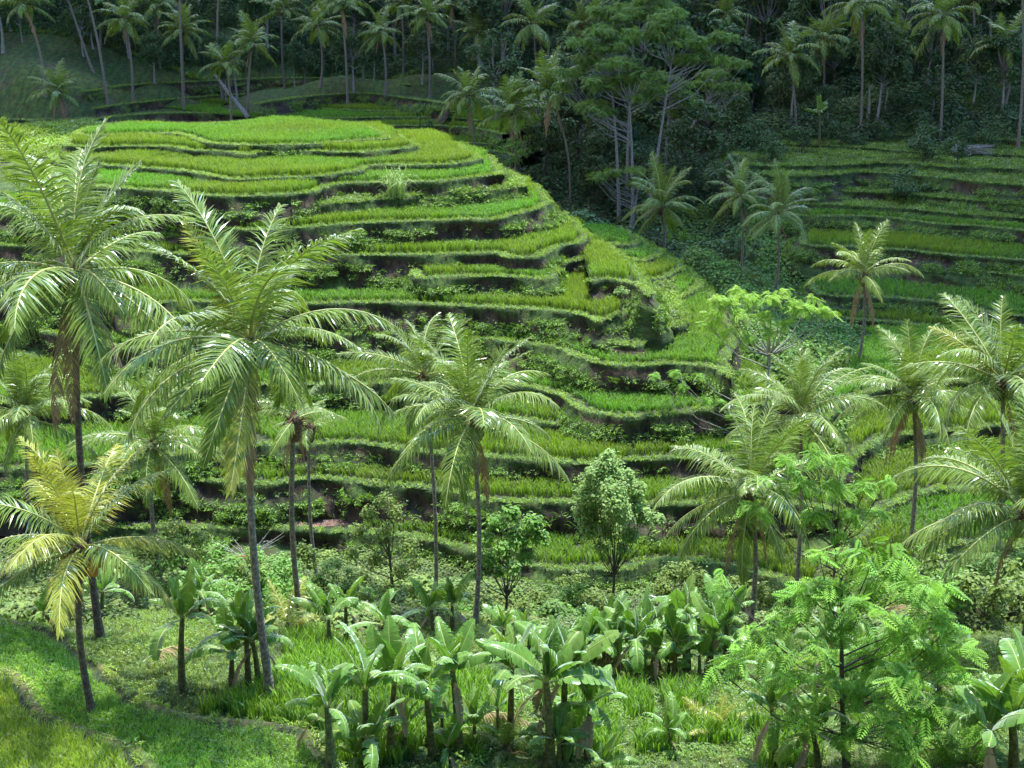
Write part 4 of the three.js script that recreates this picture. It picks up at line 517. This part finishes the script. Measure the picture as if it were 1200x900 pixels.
  for (let i = 0; i < 9000; i++) { const z = 70 + 75 * r(), u = 640 + 400 * r(), q = atZ(u, 300, z), y = groundY(q.x, -z), px = toPix(q.x, y, -z); if (topField(q.x, -z) || !inPoly(px[0], px[1], [[620, 215], [700, 215], [860, 240], [960, 270], [1000, 400], [1000, 540], [900, 560], [872, 470], [872, 400], [850, 345], [790, 300], [720, 275]])) continue; const k = 0.7 + 0.8 * r(); listG.push([q.x, y - 0.2, -z, 0.45 + 0.7 * r(), r() * 6.28, 0, 0, 0.9 + 0.8 * r(), [k * (0.9 + 0.4 * r()), k * 1.1, k]]); }
  scatter('forest_undergrowth', 'tangled shrubs between the hill and the shaded terraces', 'undergrowth', clump, M.under, listG);
  scatter('forest_undergrowth', 'dark leafy undergrowth covering the forest floor and gorge', 'undergrowth', clump, M.leafJungle, list);
  // valley bank cover
  const small = (() => { const b = new MB(), q = rng(83); for (let k = 0; k < 150; k++) { const a = q() * 6.283, c = q(), s = Math.sqrt(1 - c * c), d = 0.55 + 0.55 * q(); addLeaf(b, q, V(Math.cos(a) * s * d * 0.6, c * d * 0.55, Math.sin(a) * s * d * 0.6), 0.13 + 0.1 * q(), Math.cos(a) * s + (q() - 0.5), c + 0.7, Math.sin(a) * s + (q() - 0.5), ''); } return b.geo(); })();
  const l2 = []; for (let i = 0; i < 9000; i++) { const z = 46 + 27 * r(), u = -60 + 1320 * r(), q = atZ(u, 600, z); if (topField(q.x, -z)) continue; const y = groundY(q.x, -z), n3 = fbm(q.x * 0.2, z * 0.2, 5, 3); if (z < 52 && n3 < 0.05) continue;  const k = 0.55 + 0.7 * r() + n3 * 0.5; l2.push([q.x, y - 0.1, -z, 0.7 + 0.9 * r() + n3, r() * 6.28, 0, 0, 1, [k * (1.1 + 0.4 * r()), k, k]]); }
  for (let i = 0; i < 1500; i++) { const u = 330 + 560 * r(), v = 770 + 150 * r(), q = hit(u, v, 30); if (topField(q.x, q.z) || fbm(q.x * 0.45, q.z * 0.45, 61, 2) < 0.08) continue; const k = 0.9 + 0.8 * r(); l2.push([q.x, q.y - 0.08, q.z, 0.3 + 0.55 * r() * r(), r() * 6.28, 0, 0, 1.1, [k * 1.2, k * 1.1, k]]); }
  const l3 = []; for (const [x, y, z, ox, oz, gr, f] of bankSpots) { if (!seen(x, y, z, 40) || r() > 0.012 + 0.09 * sstep(0.1, 0.35, fbm(x * 0.3, z * 0.3, 33, 2))) continue; const k = 0.9 + 0.9 * r(); l3.push([x, y - 0.1, z, 0.35 + 0.75 * r() * r(), r() * 6.28, oz * 0.7, -ox * 0.7, 1, [k * 1.1, k, k]]); }
  scatter('bank_weeds', 'broad-leaved weeds hanging on the terrace banks', 'weeds', small, M.under, l3);
  scatter('valley_undergrowth', 'mixed leafy undergrowth on the banks of the hidden stream', 'undergrowth', small, M.under, l2);
  console.log('undergrowth', list.length, l2.length);
}
{ // shrubs on the valley bank and among the terraces
  const sg = [0, 1, 2].map(k => treeGeo(90 + k, { trunk: [0, 0.8, 0], tr: 0.05, fork: 0.4, clumps: ball(95 + k, 9, 0, 1.1, 0, 0.9, 0.7, 0.9, 0.5), leaves: 330, ls: 0.17, twigs: 1 })), r = rng(97);
  for (const [u, v, z] of [[530, 690, 62], [560, 715, 60], [620, 705, 62], [650, 690, 65], [670, 715, 61], [690, 700, 63], [745, 705, 62], [770, 690, 64], [790, 705, 62], [810, 685, 64], [840, 700, 62], [860, 690, 63], [640, 725, 58], [700, 725, 58], [500, 680, 64], [380, 680, 62], [340, 660, 64], [400, 700, 60], [300, 680, 60], [900, 720, 60], [920, 700, 62], [515, 710, 60], [545, 680, 64], [575, 690, 62], [605, 715, 60], [635, 695, 64], [655, 730, 57], [720, 715, 60], [755, 725, 58], [780, 715, 60], [800, 695, 63], [825, 710, 60], [850, 675, 65], [440, 705, 59], [470, 690, 62], [360, 700, 58], [320, 675, 62], [420, 675, 63], [880, 690, 63], [945, 715, 60], [680, 680, 66]]) tree('shrub', 'leafy shrub in the thicket below the lowest paddy', 'shrub', sg[(u | 0) % 3], M.darkBark, (u + v) % 3 === 0 ? M.leafMid : (u + v) % 3 === 1 ? M.leafOlive : M.under, spot(u, v, z), r() * 6.28, 0.8 + 0.6 * r(), 'shrubs below the lowest paddy');
  const bg = [0, 1, 2].map(k => treeGeo(190 + k, { trunk: [0, 1.8, 0], tr: 0.09, fork: 0.6, clumps: ball(195 + k, 16, 0, 2.5 + 0.2 * k, 0, 1.3, 1.4, 1.3, 0.62), leaves: 360, ls: 0.19, twigs: 1 }));
  for (const [u, v, z, sc] of [[250, 690, 56, 0.9], [300, 668, 60, 1.1], [335, 690, 57, 0.9], [395, 672, 62, 1.1], [520, 690, 61, 1], [550, 700, 59, 0.8], [640, 712, 60, 0.9], [672, 700, 62, 1], [760, 712, 61, 0.9], [795, 690, 63, 1.1], [835, 702, 61, 0.9], [905, 700, 61, 1.1], [180, 690, 54, 1], [215, 668, 58, 1.1], [1090, 712, 52, 1], [1140, 730, 49, 0.9], [1175, 705, 53, 1.1]]) tree('bushy_tree', 'bushy small tree crowding the hollow below the paddies', 'tree', bg[(u | 0) % 3], M.darkBark, (u + z) % 3 === 0 ? M.leafOlive : (u + z) % 3 === 1 ? M.under : M.leafMid, spot(u, v, z), r() * 6.28, sc * (0.6 + 0.35 * r()), 'bushy trees in the hollow');
  for (const [u, v, z] of [[250, 590, 63], [280, 600, 62], [225, 610, 60], [310, 640, 60], [260, 640, 58], [200, 650, 56], [330, 690, 54], [240, 680, 52]]) tree('shrub', 'broad-leaved shrub beside the brown path left of the half-bare palm', 'shrub', sg[(u | 0) % 3], M.darkBark, M.leafMid, spot(u, v, z), r() * 6.28, 1.1 + 0.5 * r(), 'shrubs by the brown path');
  for (const [u, v, z] of [[1130, 690, 55], [1160, 720, 51], [1185, 690, 54], [1100, 720, 50], [1120, 745, 47], [1150, 750, 46], [1190, 740, 48], [1040, 720, 52]]) tree('shrub', 'dark shrub in the thicket around the dark-trunked near palm', 'shrub', sg[(u | 0) % 3], M.darkBark, (u + v) % 2 ? M.leafMid : M.leafOlive, spot(u, v, z), r() * 6.28, 1.1 + 0.7 * r(), 'shrubs around the near palm');
  for (const [u, v, z] of [[890, 165, 158], [940, 172, 156], [985, 165, 160], [1030, 160, 162], [1075, 150, 163], [1130, 160, 160], [1060, 130, 168], [1160, 170, 157], [1185, 150, 162], [930, 130, 170], [1120, 205, 146], [1065, 228, 140], [1085, 185, 150], [905, 190, 150]]) tree('shrub', 'shaded shrub on the upper shaded terraces', 'shrub', sg[(u | 0) % 3], M.darkBark, M.leafJungle, spot(u, v, z), r() * 6.28, 1.4 + 1.0 * r(), 'shrubs on the shaded slope');
}
{ // fountain-like cane clump on the hill
  const b = new MB(), r = rng(111); const base = hit(465, 240), g = thing('cane_clump', 'arching pale cane clump on the brown bank of the hill', 'cane', null, base);
  for (let k = 0; k < 90; k++) { const a = r() * 6.283, h = 1.2 + 1.5 * r(), o = 0.6 + 1.7 * r(), x = (r() - 0.5) * 1.4, z = (r() - 0.5) * 0.8, w = 0.045, pts = []; for (let i = 0; i <= 5; i++) { const s = i / 5; pts.push(V(x + Math.cos(a) * o * s * s, h * Math.sin(s * 2.35), z + Math.sin(a) * o * s * s)); } const c = 0.9 + 0.5 * r(); b.col = [c * 1.1, c, c]; let pv = null; pts.forEach((p, i) => { const ww = w * (1 - i / 5.2), q = [b.v(p.x - Math.sin(a) * ww, p.y, p.z + Math.cos(a) * ww), b.v(p.x + Math.sin(a) * ww, p.y, p.z - Math.cos(a) * ww)]; if (pv) b.quad(pv[0], pv[1], q[1], q[0]); pv = q; }); }
  part('leaves', b.geo(), M.leafLight, g);
}
{ // a leaning dead trunk on the mound, posts, dry branches, a fallen frond
  const A = hit(291, 143), B = atZ(252, 88, -A.z + 2), g = new MB(); g.col = [1, 1, 1]; const d = V().subVectors(B, A), pts = []; for (let k = 0; k <= 8; k++) pts.push(V(d.x * k / 8, d.y * k / 8 + Math.sin(k) * 0.06, d.z * k / 8)); g.tube(pts, pts.map((_, k) => 0.3 - 0.015 * k), 8);
  const o = part(numbered('fallen_log'), g.geo(), M.paleBark, scene); o.position.copy(A); tag(o, 'bare pale trunk fallen down the slope behind the top paddy', 'log');
  const r = rng(121), base = hit(292, 660), t = new MB(); t.col = [1.3, 1.3, 1.3]; for (let k = 0; k < 9; k++) { const a = -0.6 + 1.5 * r() + (k % 2 ? Math.PI : 0), l = 1 + 1.6 * r(), e = V(Math.cos(a) * l, 0.6 + 1.6 * r(), Math.sin(a) * l * 0.4); t.tube([V(0, 0, 0), e.clone().multiplyScalar(0.5).add(V(0, 0.2, 0)), e], [0.05, 0.03, 0.012], 5); for (let m = 0; m < 2; m++) { const s = e.clone().multiplyScalar(0.5 + 0.3 * r()), q = s.clone().add(V((r() - 0.5) * 1, 0.3 * r(), (r() - 0.5) * 0.4)); t.tube([s, q], [0.02, 0.008], 4); } }
  const dry = part(numbered('dry_branch'), t.geo(), M.paleBark, scene); dry.position.copy(base); tag(dry, 'bare bleached branches behind the big ring-trunked palm', 'branch');
}
{ // the bare path, fallen fronds, young palms, flowers, a pole and a brush pile
  const y = level[14] + 0.02, q = [[150, 604], [230, 602], [300, 601], [360, 598], [400, 598], [440, 606], [432, 614], [380, 617], [300, 615], [230, 617], [150, 618]].map(([u, v]) => atY(u, v, y)), b = new MB(); for (const p of q) { b.col = [0.24 + 0.05 * R0(), 0.16, 0.12]; b.v(p.x, y, p.z, p.x, p.z); }
  for (const t of THREE.ShapeUtils.triangulateShape(q.map(p => new THREE.Vector2(p.x, p.z)), [])) { const up = (q[t[1]].z - q[t[0]].z) * (q[t[2]].x - q[t[0]].x) - (q[t[1]].x - q[t[0]].x) * (q[t[2]].z - q[t[0]].z); up > 0 ? b.tri(t[0], t[1], t[2]) : b.tri(t[0], t[2], t[1]); } struct('path', b.geo(), M.soilPath, 'bare pinkish earth path along the lowest terrace');
  for (const [u, v, a, sc, label] of [[548, 862, 0.2, 0.55, 'dry fallen palm frond lying among the bottom bananas'], [170, 800, 1.1, 0.6, 'dry fallen palm frond beside the path near the young banana'], [1090, 742, 2.2, 0.6, 'bleached fallen palm frond in the thicket behind the feathery tree']]) { const p = hit(u, v), m = part(numbered('fallen_frond'), fronds.near[6][1], M.frondDead, scene); m.position.copy(p).add(V(0, 0.75, 0)); m.rotation.set(0, a, 0.15); m.scale.setScalar(sc); tag(m, label, 'palm frond'); part('midrib', fronds.near[6][1].rib, M.rib, m); }
  P('young yellowed palm sprouting from the ground beside the rice blocks', [838, 866], [840, 878], 36.5, 1.7, { name: 'young_palm', n: 12, mat: M.frondYellow, r: 0.05, low: 0.6 });
  P('young palm with golden fronds beside the ring-marked trunk', [338, 738], [340, 756], 44, 2.0, { name: 'young_palm', n: 12, mat: M.frondYellow, mix: [M.frond, 0.4], r: 0.06, low: 0.6 });
  P('young palm low in the grass between the bottom bananas', [592, 880], [594, 900], 34.5, 1.6, { name: 'young_palm', n: 10, r: 0.05, low: 0.6 });
  const r = rng(141);
  { const p = atY(396, 600, level[14]), g = thing('red_plant', 'small red-leaved plant standing on the bare path', 'plant', null, p), l = new MB(), t = new MB(); t.tube([V(0, -0.1, 0), V(0, 0.5, 0)], [0.04, 0.02], 6); for (let k = 0; k < 60; k++) addLeaf(l, r, V((r() - 0.5) * 0.3, 0.35 + r() * 0.7, (r() - 0.5) * 0.3), 0.5, r() - 0.5, 0.4, r() - 0.5, 'long'); part('stem', t.geo(), M.darkBark, g); part('leaves', l.geo(), M.red, g); }
  for (const [u, v, z] of [[243, 566, 69], [274, 566, 69], [252, 612, 63]]) { const p = spot(u, v, z), g = thing('flowering_shrub', 'low shrub dotted with pink flowers near the bare path', 'shrub', 'pink flowering shrubs', p), l = new MB(), f = new MB(), t = new MB(); t.tube([V(0, -0.1, 0), V(0, 0.7, 0)], [0.05, 0.02], 6); for (let k = 0; k < 420; k++) { const a = r() * 6.28, d = Math.sqrt(r()); addLeaf(l, r, V(Math.cos(a) * d, 0.2 + r() * 0.9 * (1.1 - d), Math.sin(a) * d), 0.2, r() - 0.5, 1, r() - 0.5, ''); } for (let k = 0; k < 26; k++) { const a = r() * 6.28, d = Math.sqrt(r()) * 0.9, o = V(Math.cos(a) * d, 0.45 + 0.8 * (1.1 - d), Math.sin(a) * d); for (let m = 0; m < 5; m++) addLeaf(f, r, o, 0.09, r() - 0.5, 0.8, r() - 0.5, ''); } part('stem', t.geo(), M.darkBark, g); part('leaves', l.geo(), M.leafMid, g); part('blossoms', f.geo(), M.pink, g); }
  { const A = atZ(758, 697, 61), B = atZ(792, 707, 60), t = new MB(); t.tube([V(0, 0, 0), V().subVectors(B, A)], [0.045, 0.035], 8); const m = part(numbered('bamboo_pole'), t.geo(), M.bamboo, scene); m.position.copy(A); tag(m, 'pale bamboo pole lying across the thicket below the paddy', 'pole'); }
  { const p = hit(1137, 184), t = new MB(); for (let k = 0; k < 90; k++) { const a = r() * 6.28, l = 0.8 + 1.2 * r(), c = V((r() - 0.5) * 3.4, 0.1 + r() * 0.9, (r() - 0.5) * 1.4), d = V(Math.cos(a) * l, (r() - 0.5) * 0.6, Math.sin(a) * l * 0.6); t.tube([c.clone().sub(d), c.clone().add(d)], [0.04, 0.02], 4); } const m = part(numbered('brush_pile'), t.geo(), M.paleBark, scene); m.position.copy(p); tag(m, 'heap of grey dry branches on the shaded terrace', 'brush pile'); }
}
// ------------------------------------------------------------------ the cloud whose shadow lies on the far hillside
{
  const r = rng(131), L = []; const c = (x, y, z, s) => { const g = new THREE.IcosahedronGeometry(s, 3); const p = g.attributes.position; for (let i = 0; i < p.count; i++) { const k = 1 + 0.18 * fbm(p.getX(i) / s * 2 + x, p.getY(i) / s * 2, p.getZ(i) / s * 2 + z, 3); p.setXYZ(i, p.getX(i) * k, p.getY(i) * k * 0.4, p.getZ(i) * k); } g.translate(x, y, z); g.computeVertexNormals(); L.push(g); };
  const up = 320, ox = sunDir.x / sunDir.y * up, oz = sunDir.z / sunDir.y * up;
  for (let k = 0; k < 30; k++) c(ox - 175 + 350 * r(), EYE + up + 20 * r(), oz - 192 - 70 * r(), 38 + 16 * r());
  for (let k = 0; k < 12; k++) c(ox + 26 + 34 * (k / 11), EYE + up + 16 * r(), oz - 150 + 10 * (k / 11) - 22 * r(), 24 + 7 * r());
  for (const [x, z, q] of [[35, 137, 27], [43, 133, 28], [52, 130, 28], [60, 128, 28]]) c(ox + x, EYE + up + 8, oz - z, q);
  for (let k = 0; k < 14; k++) c(ox + 70 + 90 * r(), EYE + up + 16 * r(), oz - 138 - 40 * r(), 28 + 8 * r());
  struct('cloud', mergeGeometries(L), new THREE.MeshStandardMaterial({ color: lin(0.85, 0.85, 0.85), roughness: 1 }), 'white cumulus cloud drifting over the far hillside');
}
renderer.render(scene, camera);
